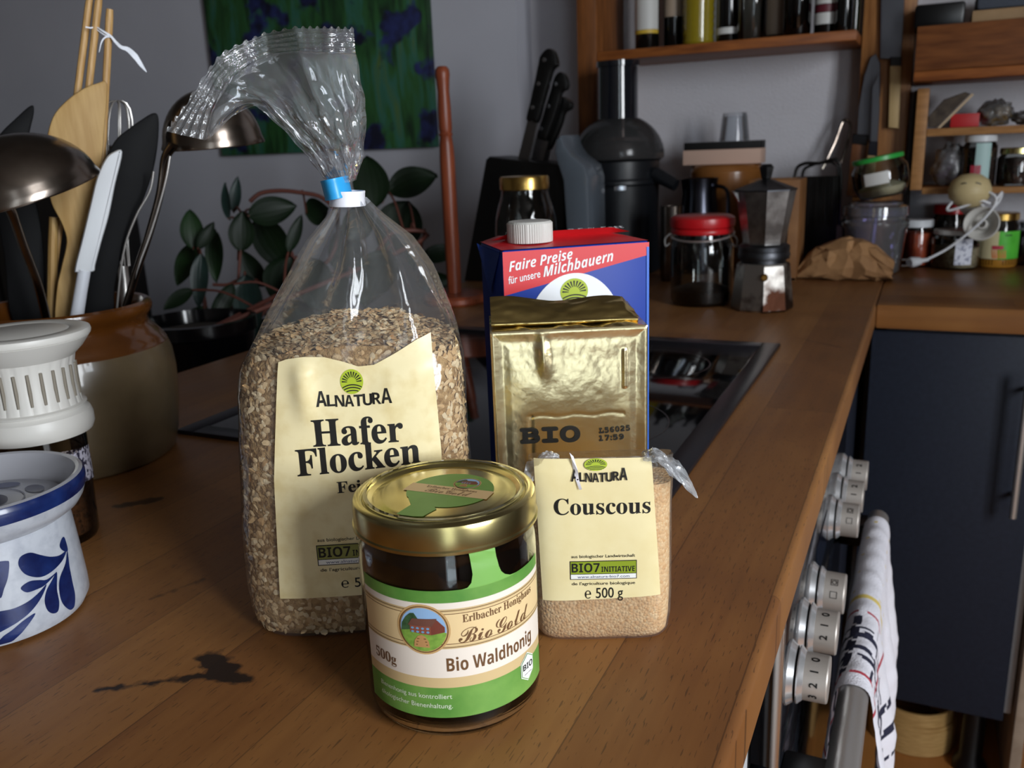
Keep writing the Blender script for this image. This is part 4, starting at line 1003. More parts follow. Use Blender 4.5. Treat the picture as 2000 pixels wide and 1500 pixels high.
m.lathe([(.0335, .1045), (.0322, .12), (.0325, .134), (.0338, .1395)], CREAMW, 120, rfun=lambda r, z, a: r-(.0012 if (int(a/(2*PI)*120) % 5 == 0 and .108 < z < .136) else 0))
m.lathe([(.0338, .1395), (.040, .1455), (.0452, .1525)], CREAMW, 64); m.lathe([(.0452, .1525), (.0455, .1530), (.0450, .1534), (.0462, .1538), (.0468, .1560), (.0462, .1582), (.044, .159), (.034, .1588), (.0325, .1582), (.031, .1588), (0, .1590)], CREAMW, 64)
for k in range(24):
    a = 2*PI*k/24; c_, s_ = math.cos(a), math.sin(a)
    m.tube([(c_*.0326, s_*.0326, .110), (c_*.0322, s_*.0322, .120), (c_*.0326, s_*.0326, .133)], [.0011, .0013, .0011], M('grip slot grey', '7d7568', .6), 6)  # greyer bars set into the grip slots
part('grinder_cap', m, gr_, 35)
m = MB(); GYAW = 0
m.grid(lambda a, b_: Vector((math.sin(math.radians(20+75*a))*.0318, -math.cos(math.radians(20+75*a))*.0318, .048+.026*b_-.006*a)), 14, 4, M('printed paper', 'b9b6c4', .6, var=('2d2a3c', 300, .48, .56))); part('label', m, gr_, 60)

# ------------------------------------------------------------------ blue and white pot
PC = (-.506, .305); pt = thing('salt_pot', 'white stoneware pot with blue painted leaves and sunken lid', 'pot', (*PC, 0), facing(PC))
SW = M('salt glaze white', 'b0b4bc', .28, var=('a0a4ae', 160, .42, .7), coat=.3); COB = M('cobalt glaze', '0c1640', .25, var=('1a2c60', 60), coat=.3)
m = MB(); m.lathe([(0, .001), (.042, .001), (.047, .0025), (.0500, .008), (.0500, .016), (.0487, .04), (.0475, .058), (.0468, .0645), (.0495, .0662), (.0535, .069), (.0565, .0735), (.0582, .0785)], SW, 80)
m.lathe([(.0582, .0785), (.0592, .083), (.0592, .0862), (.0580, .0885)], COB, 80)
m.lathe([(.0580, .0885), (.0560, .0893), (.0540, .0885), (.0520, .084), (.0500, .078), (.0490, .074), (.0480, .07), (0, .07)], M('grey inner glaze', '9a9aa0', .25, coat=.4), 80); part('body', m, pt, 40)
m = MB(); m.lathe([(.0462, .0706), (.0465, .0722), (.045, .0735), (.03, .0745), (0, .0750)], M('lid glaze', 'a2a4ae', .25, coat=.4), 64)
LM = lambda u, v, off: Vector((u, v, .0746+off))
for k in range(8):
    a = 2*PI*k/8+.25; m.ell(LM, .031*math.cos(a), .031*math.sin(a), .0085, .0050, COB, .0004, 20, 0, a+PI/2)
m.ell(LM, 0, 0, .0145, .0145, COB, .0006, 28); m.ell(LM, 0, 0, .024, .024, COB, .0005, 48, .965); part('lid', m, pt, 40)
orn = MB(.004)
PM = lambda u, v, off: (lambda r: Vector((math.sin(u/.0485)*(r+.00025+off), -math.cos(u/.0485)*(r+.00025+off), v)))(interp([0, .0025, .008, .016, .04, .058, .064], [.044, .047, .0500, .0500, .0487, .0475, .0468], v))
PDIR = math.atan2(-PC[1], -PC[0])
def pc(px, py):     # photo point -> (u, v) on the pot wall
    dd = ray(px, py); ox, oy = -PC[0], -PC[1]; rr = .0487; a = dd[0]**2+dd[1]**2; b_ = 2*(ox*dd[0]+oy*dd[1]); c_ = ox*ox+oy*oy-rr*rr; D = b_*b_-4*a*c_
    t_ = (-b_-math.sqrt(max(D, 0)))/2/a; q = CP+t_*dd; an = math.atan2(q[1]-PC[1], q[0]-PC[0])-PDIR; return ((an+PI) % (2*PI)-PI)*.0485, float(q[2])
pz = lambda L: [pc(x/4.412, 1000+y/4.412) for x, y in L]
for L in ([(160, 445), (185, 385), (265, 352), (350, 370), (430, 385), (510, 375), (570, 335), (540, 410), (470, 490), (390, 545), (320, 562), (235, 545), (185, 505)],
          [(580, 330), (560, 440), (510, 560), (498, 670), (520, 780), (580, 840), (620, 820), (628, 720), (610, 600), (592, 470)],
          [(485, 515), (440, 590), (395, 670), (375, 760), (395, 840), (440, 870), (485, 850), (495, 770), (480, 660)],
          [(480, 520), (400, 580), (330, 585), (255, 595), (190, 635), (180, 665), (230, 690), (310, 665), (385, 625)],
          [(520, 285), (540, 230), (560, 215), (575, 260), (585, 330), (560, 340), (530, 320)],
          [(-200, 1010), (-100, 870), (0, 850), (120, 825), (240, 765), (330, 690), (395, 620), (350, 730), (260, 850), (150, 940), (50, 1000), (-60, 1060), (-160, 1120)],
          [(-160, 1300), (0, 1090), (100, 1010), (200, 925), (295, 865), (250, 945), (160, 1060), (80, 1150), (0, 1215), (-90, 1330)],
          [(-120, 440), (0, 430), (60, 425), (82, 440), (70, 560), (35, 660), (0, 740), (-80, 640)]):
    q = pz([(max(x, -150), y) for x, y in L]); orn.poly(PM, [(u, max(v, .004)) for u, v in closed_path(q, 4)], COB, 0)
part('painted_leaves', orn, pt, 60)

# ------------------------------------------------------------------ left background: painting, plant, sideboard
def WL(px, py): return at_y(px, py, YJ-.0)
a, b_ = WL(416, 20), WL(852, 286); PX0, PX1, PZ0 = WL(419, 100).x, WL(851, 150).x, WL(852, 287).z; PZ1 = PZ0+(PX1-PX0)*.80
pn = thing('painting', 'unframed canvas painting of green stems and dark blue blotches on the left wall', 'painting', ((PX0+PX1)/2, YJ, PZ0))
pm = bpy.data.materials.new('painted canvas'); pm.use_nodes = True; nt = pm.node_tree; bs = nt.nodes['Principled BSDF']; bs.inputs['Roughness'].default_value = .6
tc = nt.nodes.new('ShaderNodeTexCoord'); mp = nt.nodes.new('ShaderNodeMapping'); mp.inputs['Scale'].default_value = (16, 1, 3.2); mp.inputs['Rotation'].default_value = (0, .22, 0)
n1 = nt.nodes.new('ShaderNodeTexNoise'); n1.inputs['Scale'].default_value = 1.6; n1.inputs['Detail'].default_value = 5; n1.inputs['Distortion'].default_value = .7
r1 = nt.nodes.new('ShaderNodeValToRGB'); el = r1.color_ramp.elements; el[0].position = .3; el[0].color = (*hexc('0a1c12'), 1); el[1].position = .75; el[1].color = (*hexc('4d6428'), 1)
for p_, h_ in ((.42, '1a421f'), (.5, '28572a'), (.6, '2c6152')): e = el.new(p_); e.color = (*hexc(h_), 1)
n2 = nt.nodes.new('ShaderNodeTexNoise'); n2.inputs['Scale'].default_value = 9; n2.inputs['Detail'].default_value = 3
r2 = nt.nodes.new('ShaderNodeValToRGB'); r2.color_ramp.elements[0].position = .55; r2.color_ramp.elements[0].color = (0, 0, 0, 1); r2.color_ramp.elements[1].position = .60; r2.color_ramp.elements[1].color = (1, 1, 1, 1)
n3 = nt.nodes.new('ShaderNodeTexNoise'); n3.inputs['Scale'].default_value = 30; r3 = nt.nodes.new('ShaderNodeValToRGB'); r3.color_ramp.elements[0].position = .4; r3.color_ramp.elements[0].color = (*hexc('0c0f28'), 1); r3.color_ramp.elements[1].position = .7; r3.color_ramp.elements[1].color = (*hexc('252f66'), 1)
mx = nt.nodes.new('ShaderNodeMix'); mx.data_type = 'RGBA'; L_ = nt.links.new
L_(tc.outputs['Object'], mp.inputs[0]); L_(mp.outputs[0], n1.inputs['Vector']); L_(tc.outputs['Object'], n2.inputs['Vector']); L_(tc.outputs['Object'], n3.inputs['Vector'])
L_(n1.outputs['Fac'], r1.inputs[0]); L_(n2.outputs['Fac'], r2.inputs[0]); L_(n3.outputs['Fac'], r3.inputs[0])
L_(r2.outputs[0], mx.inputs['Factor']); L_(r1.outputs[0], mx.inputs['A']); L_(r3.outputs[0], mx.inputs['B']); L_(mx.outputs['Result'], bs.inputs['Base Color'])
hw = (PX1-PX0)/2
part('canvas', MB().box(-hw, hw, -.022, -.001, 0, PZ1-PZ0, pm, .002), pn)

sb = thing('sideboard', 'dark sideboard standing by the wall behind the utensil crock', 'sideboard', (-2.35, 1.80, FZ))
SBX = at_y(262, 277, 2.03).x; SBZ = at_y(200, 277, 1.62).z-FZ; DW = M('dark stained wood', '120e0d', .5)
part('cabinet_body', MB().box(-.6, SBX+2.35-.02, -.16, .22, .06, SBZ-.03, DW, .004), sb); part('top_board', MB().box(-.62, SBX+2.35, -.18, .23, SBZ-.03, SBZ, DW, .004), sb)
for k in range(2): part('door', MB().box(-.58+.55*k, -.06+.55*k, -.176, -.161, .1, SBZ-.06, DW, .003), sb)
for sx in (-.55, SBX+2.27):
    for sy in (-.12, .18): part('leg', MB().box(sx-.02, sx+.02, sy-.02, sy+.02, 0, .06, DW), sb)

LEAFM = [M('dark green leaf', '11210f', .5, var=('0c1a0c', 20), spec=.3), M('green leaf', '1a3416', .5, var=('132611', 20), spec=.3), M('blue green leaf', '1e302c', .42, var=('162522', 20), spec=.35)]
RED = M('red bract', '9c1f24', .45); BARK = M('red brown stem', '5a3026', .6)
PLC = at_d(430, 690, 1.38); PLC = Vector((min(PLC.x, XW-.15), PLC.y, 0))
pl_ = thing('potted_plant', 'broad leaved green houseplant in a black pot behind the worktop', 'plant', (PLC.x, PLC.y, -.155))
m = MB(); m.lathe([(0, 0), (.07, 0), (.088, .16), (.093, .165), (.093, .185), (.086, .186), (.083, .165), (0, .16)], M('glossy black glaze', '060608', .12), 48); part('pot', m, pl_, 40)
part('soil', MB().lathe([(.083, .164), (0, .170)], M('potting soil', '241a12', .95), 24), pl_)
stn = thing('plant_stool', 'dark wooden plant stool carrying the black pot', 'stool', (PLC.x, PLC.y, FZ))
part('seat', MB().lathe([(0, .72), (.13, .72), (.135, .725), (.135, .744), (0, .744)], DW, 40), stn)
for k in range(3):
    a = 2*PI*k/3+.5; part('leg', MB().tube([(math.cos(a)*.15, math.sin(a)*.15, 0), (math.cos(a)*.09, math.sin(a)*.09, .72)], .014, DW), stn)
base = Vector((PLC.x, PLC.y, .01))
def leaf_mesh(c, ax, L, Wd, n, mat, cup=.12):
    ax = ax.normalized(); n = (n-ax*n.dot(ax)).normalized(); s_ = ax.cross(n); m = MB(); nl, nw = 12, 6
    def f(a, b):
        t = a; w = Wd/2*(math.sin(PI*t**.85)**.75 if 0 < t < 1 else 0); x = (b-.5)*2
        return c+ax*(L*(t-.5))+s_*(w*x)+n*(cup*Wd*x*x-.10*L*(t-.5)**2*2)-Vector(pl_.location)
    m.grid(f, nl, nw, mat); m.tube([f(t, .5)-n*.001 for t in np.linspace(0, 1, 8)], [.0018-.0012*t for t in np.linspace(0, 1, 8)], mat, 5); return m
VIEW = Vector((CM[0, 2], CM[1, 2], CM[2, 2])); RT = Vector((CM[0, 0], CM[1, 0], CM[2, 0])); UPV = -Vector((CM[0, 1], CM[1, 1], CM[2, 1]))
LEAVES = [(185, 370, 190, 105, 95, 1), (160, 540, 230, 105, 240, 1), (120, 712, 165, 75, 215, 0), (175, 850, 260, 110, 235, 1), (225, 620, 260, 84, 265, 2), (355, 230, 190, 52, 100, 2), (400, 200, 170, 56, 80, 2), (430, 380, 190, 120, 85, 0),
          (580, 280, 230, 135, 15, 0), (300, 500, 250, 90, 270, 1), (330, 740, 240, 80, 245, 0), (470, 740, 300, 150, 280, 2), (590, 440, 300, 180, 300, 0), (690, 390, 190, 62, 70, 0), (800, 280, 120, 130, 10, 0), (1265, 148, 245, 180, 20, 0),
          (1060, 140, 270, 170, 100, 0), (1190, 375, 300, 220, 250, 0), (1262, 470, 190, 74, 275, 0), (1400, 492, 190, 100, 15, 0), (1375, 622, 170, 95, 5, 0), (1085, 610, 300, 230, 250, 0), (950, 480, 260, 190, 100, 0), (640, 620, 240, 200, 250, 0), (790, 640, 260, 190, 280, 0),
          (480, 560, 200, 100, 120, 0), (255, 400, 150, 60, 60, 0), (880, 700, 240, 160, 230, 0), (520, 900, 200, 120, 250, 0), (720, 820, 240, 150, 300, 0), (1000, 330, 220, 150, 60, 0)]
tips = []
for i, (x, y, L_px, W_px, ang, mi) in enumerate(LEAVES):
    dep = 1.62+.10*math.sin(i*2.3)+(.03 if x > 700 else 0)+(.08 if x > 1230 else 0); k = dep/FPX/2.5
    c = at_d(300+x/2.5, 300+y/2.5, dep); a = math.radians(ang); ax = RT*math.cos(a)+UPV*math.sin(a)+VIEW*(.25*math.sin(i*1.7))
    n = -VIEW*1.0+UPV*(.55*math.sin(i*3.1))+RT*(.4*math.cos(i*1.9))
    part('leaf', leaf_mesh(c, ax, L_px*k*1.05, W_px*k*1.05, n, LEAFM[mi]), pl_, 0); tips.append((c, ax.normalized(), L_px*k))
c = at_d(740, 372, 1.66); part('bract', leaf_mesh(c, RT*.3-UPV, .05, .035, -VIEW, RED), pl_, 0, 'red bract')
m = MB(); O_ = Vector(pl_.location)
hub = base+Vector((0, 0, .18))
for pts in ([(470, 235), (520, 195), (600, 182), (700, 188), (830, 220), (900, 330), (820, 560)], [(290, 640), (360, 640), (430, 620), (520, 700)], [(300, 960), (400, 700), (420, 520), (440, 300)], [(260, 960), (250, 800), (240, 600), (210, 420)], [(330, 960), (500, 820), (640, 640), (700, 500)], [(820, 560), (1000, 600), (1090, 480), (1180, 380), (1300, 430)]):
    P = [at_d(300+x/2.5, 300+y/2.5, 1.66)-O_ for x, y in pts]; m.tube(smooth_path(P+([base-O_+Vector((.02, 0, 0))] if len(pts) > 4 else []), 5), .0042 if len(pts) > 4 else .003, BARK, 8)
MAIN = [v+O_ for v in m.v[::8]]
for (c, ax, L) in tips:
    e = c-ax*L*.5; q = min(MAIN, key=lambda v: (v-e).length); h_ = (e+q)/2+Vector((0, 0, .012)); m.tube(smooth_path([q-O_, h_-O_, e-O_], 4), [.0022]*8+[.0014], BARK, 6)
part('stems', m, pl_, 60)

# ------------------------------------------------------------------ back of the worktop
p = at_z(889, 588); pr_ = thing('paper_roll_holder', 'empty red brown turned wooden paper roll holder at the back left of the worktop', 'roll holder', (-.782, 1.405, 0))
RW = M('red brown turned wood', '8a4428', .38, var=('6f3420', 6), stretch=(20, 20, 2))
part('base', MB().lathe([(0, 0), (.058, 0), (.061, .004), (.061, .011), (.056, .016), (.03, .018), (0, .018)], RW, 56), pr_)
part('pole', MB().lathe([(.0125, .018), (.0135, .05), (.0135, .26), (.0125, .28), (.0105, .296), (.0125, .300), (.0105, .304), (.0118, .310), (.0118, .345), (.0105, .372), (.0118, .392), (.0130, .400), (.0122, .409), (.008, .414), (0, .415)], RW, 32), pr_)
# knife block and knives
kb = thing('knife_block', 'black slanted knife block holding three black handled knives', 'knife block', (-.768, 1.70, 0))
m = MB(); m.T = up(0) ; m.prism([(-.124, 0), (.10, 0), (.122, .228), (.117, .235), (-.050, .258), (-.058, .252)], .11, M('black lacquered wood', '060606', .4), .004, 2, -.055); part('body', m, kb)
KH = M('black knife handle', '090909', .35); RV = M('rivet steel', 'c9ccd2', .2, 1.0); BLD = M('knife steel', '8c8a8a', .3, 1.0)
zz = lambda L: [(960+x/4.41, y/4.41) for x, y in L]
def knife(label, yk, hand, rivs, bld, th=.019, name='kitchen_knife', hm=None, group='knives in the block'):
    q = [at_y(x, y, yk) for x, y in bld]; o_ = Vector((sum(v.x for v in q)/len(q), yk, min(v.z for v in q))); t = thing(name, label, 'knife', o_, 0, group)
    f = lambda L: [((at_y(x, y, yk)-o_).x, (at_y(x, y, yk)-o_).z) for x, y in L]
    m = MB(); m.T = up(0); m.prism(closed_path(f(hand), 4), th, hm or KH, .004, 2, -th/2); h_ = part('handle', m, t)
    if rivs:
        for (x, y) in rivs:
            v = at_y(x, y, yk)-o_; m = MB(); m.T = Matrix.Translation((v.x, -th/2, v.z)) @ Matrix.Rotation(PI/2, 4, 'X'); m.lathe([(.0042, 0), (.004, .0007), (0, .001)], RV, 16); part('rivet', m, h_)
    m = MB(); m.T = up(0); m.prism(f(bld), .0035, BLD, .0008, 1, -.00175); part('blade', m, t); return t
knife('tallest black handled knife in the block', 1.672, zz([(412, 560), (432, 480), (490, 421), (545, 440), (573, 510), (575, 565), (535, 605), (500, 720), (450, 900), (405, 1050), (355, 1042), (310, 1025), (345, 870), (385, 690)]), zz([(470, 518), (420, 722), (368, 925)]), zz([(312, 1035), (402, 1060), (300, 1480), (205, 1460)]))
knife('middle black handled knife in the block', 1.700, zz([(525, 760), (550, 670), (595, 622), (642, 645), (667, 720), (655, 772), (612, 800), (575, 940), (520, 1100), (480, 1205), (440, 1200), (398, 1175), (440, 1040), (485, 890)]), zz([(567, 725), (503, 915), (440, 1107)]), zz([(385, 1185), (492, 1215), (430, 1480), (320, 1470)]))
knife('shortest black handled knife at the right of the block', 1.728, zz([(590, 870), (615, 832), (655, 850), (702, 892), (690, 940), (640, 972), (612, 1060), (560, 1190), (505, 1290), (470, 1240), (540, 1040)]), [], zz([(480, 1230), (515, 1250), (470, 1480), (420, 1470)]))
# preserving jar with gold lid
def scale_at(p): return float((CM.T @ (np.array(p)-CP))[2])/FPX
mj = at_y(1014, 345, 1.32); r_ = 62*scale_at(mj); hz = mj.z
t = thing('preserving_jar', 'empty glass preserving jar with gold lid behind the milk carton', 'jar', (mj.x, 1.32+.02, 0))
JG = clear('jar glass clear', 'e6ebea', .04, 1.5, (25, .3))
part('glass', MB().lathe([(0, .003), (r_*.9, .003), (r_*.97, .008), (r_, .02), (r_, hz*.60), (r_*.97, hz*.70), (r_*.86, hz*.80), (r_*.77, hz*.86), (r_*.75, hz*.9), (r_*.75, hz*.99)], JG, 56), t, 40)
part('lid', MB().lathe([(r_*.76, hz*.905), (r_*.79, hz*.91), (r_*.79, hz*.985), (r_*.76, hz), (0, hz*.998)], M('brass lid', 'c9a45a', .25, 1.0), 56), t, 40)
# juicer
jx = at_y(1208, 300, 1.86).x; jz = lambda py: at_y(1208, py, 1.86).z
jc = thing('juicer', 'black electric juicer with tall feed tube and clear dome at the back wall', 'juicer', (jx, 1.86, 0))
JB = M('black juicer plastic', '15171b', .35); SM = clear('smoky dome', '8a8280', .16, .7, None, .03); TUB = M('dark tinted tube', '14161c', .08, coat=.6)
w = scale_at((jx, 1.86, .3)); z1, z2 = jz(312), jz(240)
part('body', MB().lathe([(0, 0), (.088, 0), (.092, .006), (.088, .05), (.085, jz(420)), (.087, jz(362)), (.091, jz(358)), (.091, jz(352)), (.087, jz(348)), (.088, z1-.004), (.094, z1), (0, z1)], JB, 56), jc, 35)
part('badge', MB().lathe([(.0893, jz(368)), (.0897, jz(360))], RV, 6, a0=math.radians(-78), a1=math.radians(-62)), jc)
part('dome', MB().lathe([(.0965, z1+.001), (.098, z1+.006)]+[(.098*math.cos(a), z1+.006+(z2-z1+.012)*math.sin(a)) for a in np.linspace(.15, 1.09, 9)], SM, 56), jc, 40)
part('basket', MB().lathe([(.078, z1+.002), (.076, z1+.035), (.0, z1+.04)], M('sieve dark', '4a403c', .45), 40), jc)
rt_ = 39*w; zt_ = jz(120)
part('feed_tube', MB().lathe([(rt_, z2-.03), (rt_*.98, z2+.004), (rt_*.97, zt_-.012), (rt_*1.06, zt_-.011), (rt_*1.06, zt_), (0, zt_)], TUB, 48), jc, 40)
part('spout', MB().tube([(.085, -.02, z1-.03), (.135, -.03, z1-.055)], [.016, .013], JB, 16), jc)
part('clip_arm', MB().box(-.102, -.093, -.02, .02, .10, z1+.03, JB, .003), jc)
jg = thing('juice_jug', 'smoky translucent plastic jug standing left before the juicer', 'jug', (at_y(1140, 500, 1.66).x, 1.66, 0))
JP = M('smoky jug plastic', '50575f', .25, coat=.3); f = lambda L: [((at_y(x, y, 1.63)-Vector(jg.location)).x, (at_y(x, y, 1.63)-Vector(jg.location)).z) for x, y in L]
m = MB(); m.T = up(-.03); q = f([(1102, 300), (1104, 272), (1114, 264), (1120, 285), (1132, 302), (1158, 322), (1165, 345), (1167, 440), (1168, 575), (1128, 575), (1124, 440), (1118, 350)]); q = [(x, max(z, 0)) for x, z in q]; m.prism(q, .10, JP, .004, 2, -.05); part('body', m, jg)
# silver cup and small steel jug between juicer and red jar
def J(px, py0, wpx, py1):
    "jar standing on the worktop: centre, radius, height"
    p = at_z(px, py0); s_ = scale_at(p); r = wpx/2*s_; d = Vector((p.x, p.y)).normalized(); c = Vector((p.x+d.x*r*.95, p.y+d.y*r*.95, 0)); return c, r, at_y(px, py1, c.y).z
def JY(px, y, wpx, py1, z0=0.0):
    p = at_y(px, py1, y); return Vector((p.x, y, z0)), wpx/2*scale_at(p), p.z-z0
c, r, h = JY(1312, 1.73, 44, 402); t = thing('steel_cup', 'plain steel cup between juicer and red lidded jar', 'cup', c)
part('body', MB().lathe([(0, .001), (r*.9, .001), (r, .01), (r*1.02, h), (r*.96, h), (r*.94, .012), (0, .012)], STEELD, 40), t, 40)
c, r, h = JY(1366, 1.86, 74, 348); t = thing('steel_jug', 'dark steel milk jug behind the red lidded jar', 'jug', c)
part('body', MB().lathe([(0, .001), (r*1.05, .001), (r*1.1, .01), (r*1.05, h*.55), (r*.9, h*.85), (r, h), (r*.95, h), (0, h*.8)], M('dark steel', '4a4c55', .22, 1.0), 40), t, 40)
part('handle', MB().tube(smooth_path([(r*.95, -.01, h*.92), (r*1.6, -.02, h*.85), (r*1.6, -.02, h*.45), (r*1.05, -.01, h*.35)], 5), .004, M('dark steel', '4a4c55', .22, 1.0), 8), t)
# jar with red clip lid
c, r, h = J(1369, 602, 122, 420); t = thing('clip_jar', 'glass clip jar with red lid left of the moka pot', 'jar', c)
JGm = clear('jar glass tinted', 'd3d6d4', .04, 1.7)
part('glass', MB().lathe([(0, .002), (r*.93, .002), (r, .01), (r, h*.62), (r*.97, h*.70), (r*.88, h*.76), (r*.88, h*.80)], JGm, 56), t, 40)
part('contents', MB().lathe([(0, .006), (r*.93, .006), (r*.94, h*.16), (r*.5, h*.22), (0, h*.19)], grain_mat('dark beans', '1c100b', '2e1a10', '120a07', 120), 40), t, 40)
RL = M('red lid plastic', 'b3161c', .3)
part('lid', MB().lathe([(r*.90, h*.80), (r*.98, h*.805), (r*1.0, h*.83), (r*.98, h*.855), (r*.95, h*.865), (r*1.02, h*.88), (r*1.04, h*.93), (r*1.02, h*.975), (r*.9, h), (0, h)], RL, 56), t, 35)
m = MB(); m.tube([(r*1.0*math.cos(a), r*1.0*math.sin(a), h*.79+.008*math.sin(a)) for a in np.linspace(0, 2*PI, 40, endpoint=False)], .0016, STEEL, 6, closed=True)
for s_ in (-1, 1): m.tube(smooth_path([(s_*r*1.0, -.01, h*.80), (s_*r*1.16, -.012, h*.74), (s_*r*1.14, -.012, h*.66), (s_*r*1.02, -.01, h*.69)], 5), .0015, STEEL, 6)
part('wire_clip', m, t)
# moka pot
c, r, h = J(1487, 612, 122, 372); t = thing('moka_pot', 'worn octagonal aluminium moka pot on the back of the worktop', 'coffee maker', c, 12)
AL = M('worn aluminium', 'b5b2b0', .35, 1.0, var=('7c7876', 26, .4, .6), bump=(80, .1)); ALB = M('stained aluminium', 'b9b4ae', .38, 1.0, var=('3c241a', 17, .46, .58), bump=(90, .1)); ALD = M('dark aluminium', '55565a', .4, 1.0, var=('3a3b3f', 30))
k8 = math.cos(PI/8); o8 = dict(seg=8)
part('boiler', MB().lathe([(0, 0), (r*.97, 0), (r, .003), (r*.84, h*.385), (r*.80, h*.40), (0, h*.40)], ALB, 8), t, 0)
part('collar', MB().lathe([(r*.72, h*.40), (r*.72, h*.43), (r*.82, h*.435), (r*.84, h*.47), (r*.80, h*.50), (r*.82, h*.505), (r*.82, h*.54), (r*.74, h*.555), (r*.70, h*.56), (0, h*.56)], ALD, 48), t, 30)
m = MB(); m.lathe([(r*.66, h*.56), (r*.68, h*.60), (r*.94, h), (r*.90, h*1.002), (0, h*1.0)], AL, 8)
part('top_chamber', m, t, 0)
m = MB(); m.lathe([(r*.97, h*1.0), (r*.97, h*1.012), (r*.5, h*1.06), (r*.2, h*1.09), (0, h*1.09)], ALD, 8); lidp = part('lid', m, t, 0)
part('knob', MB().lathe([(r*.12, h*1.085), (r*.15, h*1.10), (r*.20, h*1.16), (r*.22, h*1.19), (r*.14, h*1.215), (0, h*1.215)], BLACK, 8), lidp, 0)
m = MB(); m.T = Matrix.Translation((0, -r*.86, h*.30)) @ Matrix.Rotation(PI/2, 4, 'X'); m.lathe([(.006, -.004), (.006, .004), (.004, .006), (0, .006)], M('brass valve', '7a5a2c', .4, 1.0), 16); part('valve', m, t)
m = MB(); m.T = up(0); m.prism([(-r*.62, h*.80), (-r*.78, h*1.0), (-r*1.06, h*1.0)], .016, AL, .002, 1, -.008); part('spout', m, t)
hd = MB(); hd.T = Matrix.Rotation(math.radians(62), 4, 'Z') @ up(0); hd.prism(closed_path([(r*.85, h*.98), (r*1.5, h*1.0), (r*1.62, h*.94), (r*1.5, h*.5), (r*1.34, h*.5), (r*1.36, h*.86), (r*.85, h*.90)], 4), .014, BLACK, .003, 2, -.007); part('handle', hd, t)
# whetstone on a turned canister with an upturned glass on top
c, r, h = JY(1420, 2.0, 142, 320); t = thing('ribbed_canister', 'glossy brown ribbed canister under the whetstone', 'canister', c)
CAN = M('brown lacquered ribs', '8a5a30', .22, var=('73471f', 12))
pr0 = [(0, 0), (r*.96, 0)]+[(r*(1+(.018 if i % 2 else -.006)), h*.02+h*.92*i/44) for i in range(45)]+[(r*.96, h*.97), (r*.9, h-.0006), (0, h-.0006)]
part('body', MB().lathe(pr0, CAN, 56), t, 60)
w0, w1 = at_y(1335, 318, 1.965), at_y(1505, 318, 1.965); wt, wb = at_y(1420, 276, 1.965).z, c.z+h
t = thing('whetstone', 'two layer whetstone, black over pale pink, lying on the brown canister', 'whetstone', ((w0.x+w1.x)/2-.012, 2.0, wb)); hw = (w1.x-w0.x)/2-.010
part('coarse_layer', MB().box(-hw, hw, -.034, .034, .0, (wt-wb)*.66, M('pale pink stone', 'c7a796', .85), .0012), t, label='pale pink lower layer')
part('fine_layer', MB().box(-hw+.002, hw-.001, -.034, .034, (wt-wb)*.66, wt-wb, M('black stone', '0b0a0b', .7), .0012), t, label='black upper layer')
gx = at_y(1434, 270, 2.0); gz = at_y(1434, 221, 2.0).z-wt; s_ = scale_at(gx)
t = thing('tumbler', 'small upturned clear tumbler on the black whetstone', 'glass', (gx.x, 2.0, wt+.0005))
part('glass', MB().lathe([(29*s_, 0), (24*s_, gz*.86), (22*s_, gz), (0, gz), (0, gz-.006), (20*s_, gz-.007), (26*s_, .0)], clear('tumbler glass', 'f4f6f8', .05, .8, None, .04), 40), t, 40)
# wooden box behind the moka pot
b0, b1, b2 = at_y(1462, 360, 1.76), at_y(1562, 360, 1.76), at_y(1506, 352, 1.76)
t = thing('wooden_box', 'small open wooden box behind the moka pot', 'box', ((b0.x+b1.x)/2, 1.81, 0)); hw = (b1.x-b0.x)/2; WB = M('pale box wood', '8a5f36', .6, var=('744c28', 14))
m = MB()
for q in ((-hw, hw, -.045, -.035), (-hw, hw, .045, .055), (-hw, -hw+.01, -.035, .045), (hw-.01, hw, -.035, .045)): m.box(q[0], q[1], q[2], q[3], 0, b2.z, WB, .001)
m.box(-hw, hw, -.045, .055, 0, .006, WB); part('body', m, t)
# wire rack with dark grater
t = thing('wire_rack', 'dark wire rack with a tall loop handle leaning against the back wall', 'rack', (at_y(1600, 440, 2.02).x, 2.02, 0)); o_ = Vector(t.location); DKW = M('dark wire', '1d1a19', .4, .6)
V_ = lambda x, y, yy: at_y(x, y, yy)-o_
m = MB(); m.tube(smooth_path([V_(1545, 440, 1.98), V_(1552, 345, 1.98), V_(1566, 321, 1.98), V_(1600, 319, 1.98), V_(1640, 320, 1.98), V_(1638, 440, 1.98)], 4), .0035, DKW, 8)
m.tube(smooth_path([V_(1560, 440, 2.05), V_(1566, 350, 2.05), V_(1580, 325, 2.05), V_(1636, 325, 2.05), V_(1630, 440, 2.05)], 4), .003, DKW, 8)
m.tube(smooth_path([V_(1606, 330, 2.07), V_(1630, 280, 2.08), V_(1644, 242, 2.09), V_(1652, 234, 2.09), V_(1661, 246, 2.09), V_(1652, 290, 2.08), V_(1638, 330, 2.07)], 5), .003, STEELD, 8)
for k in range(7):
    f = k/6; m.tube([V_(lerp(1550, 1639, f), 345, 1.982), V_(lerp(1546, 1638, f), 440, 1.982)], .0016, DKW, 6)
part('wires', m, t)
a, b_ = V_(1556, 345, 2.01), V_(1634, 440, 2.01); part('grater_panel', MB().box(a.x, b_.x, a.y, a.y+.003, 0.0, a.z, M('dark perforated steel', '191615', .5, .5), .001), t)

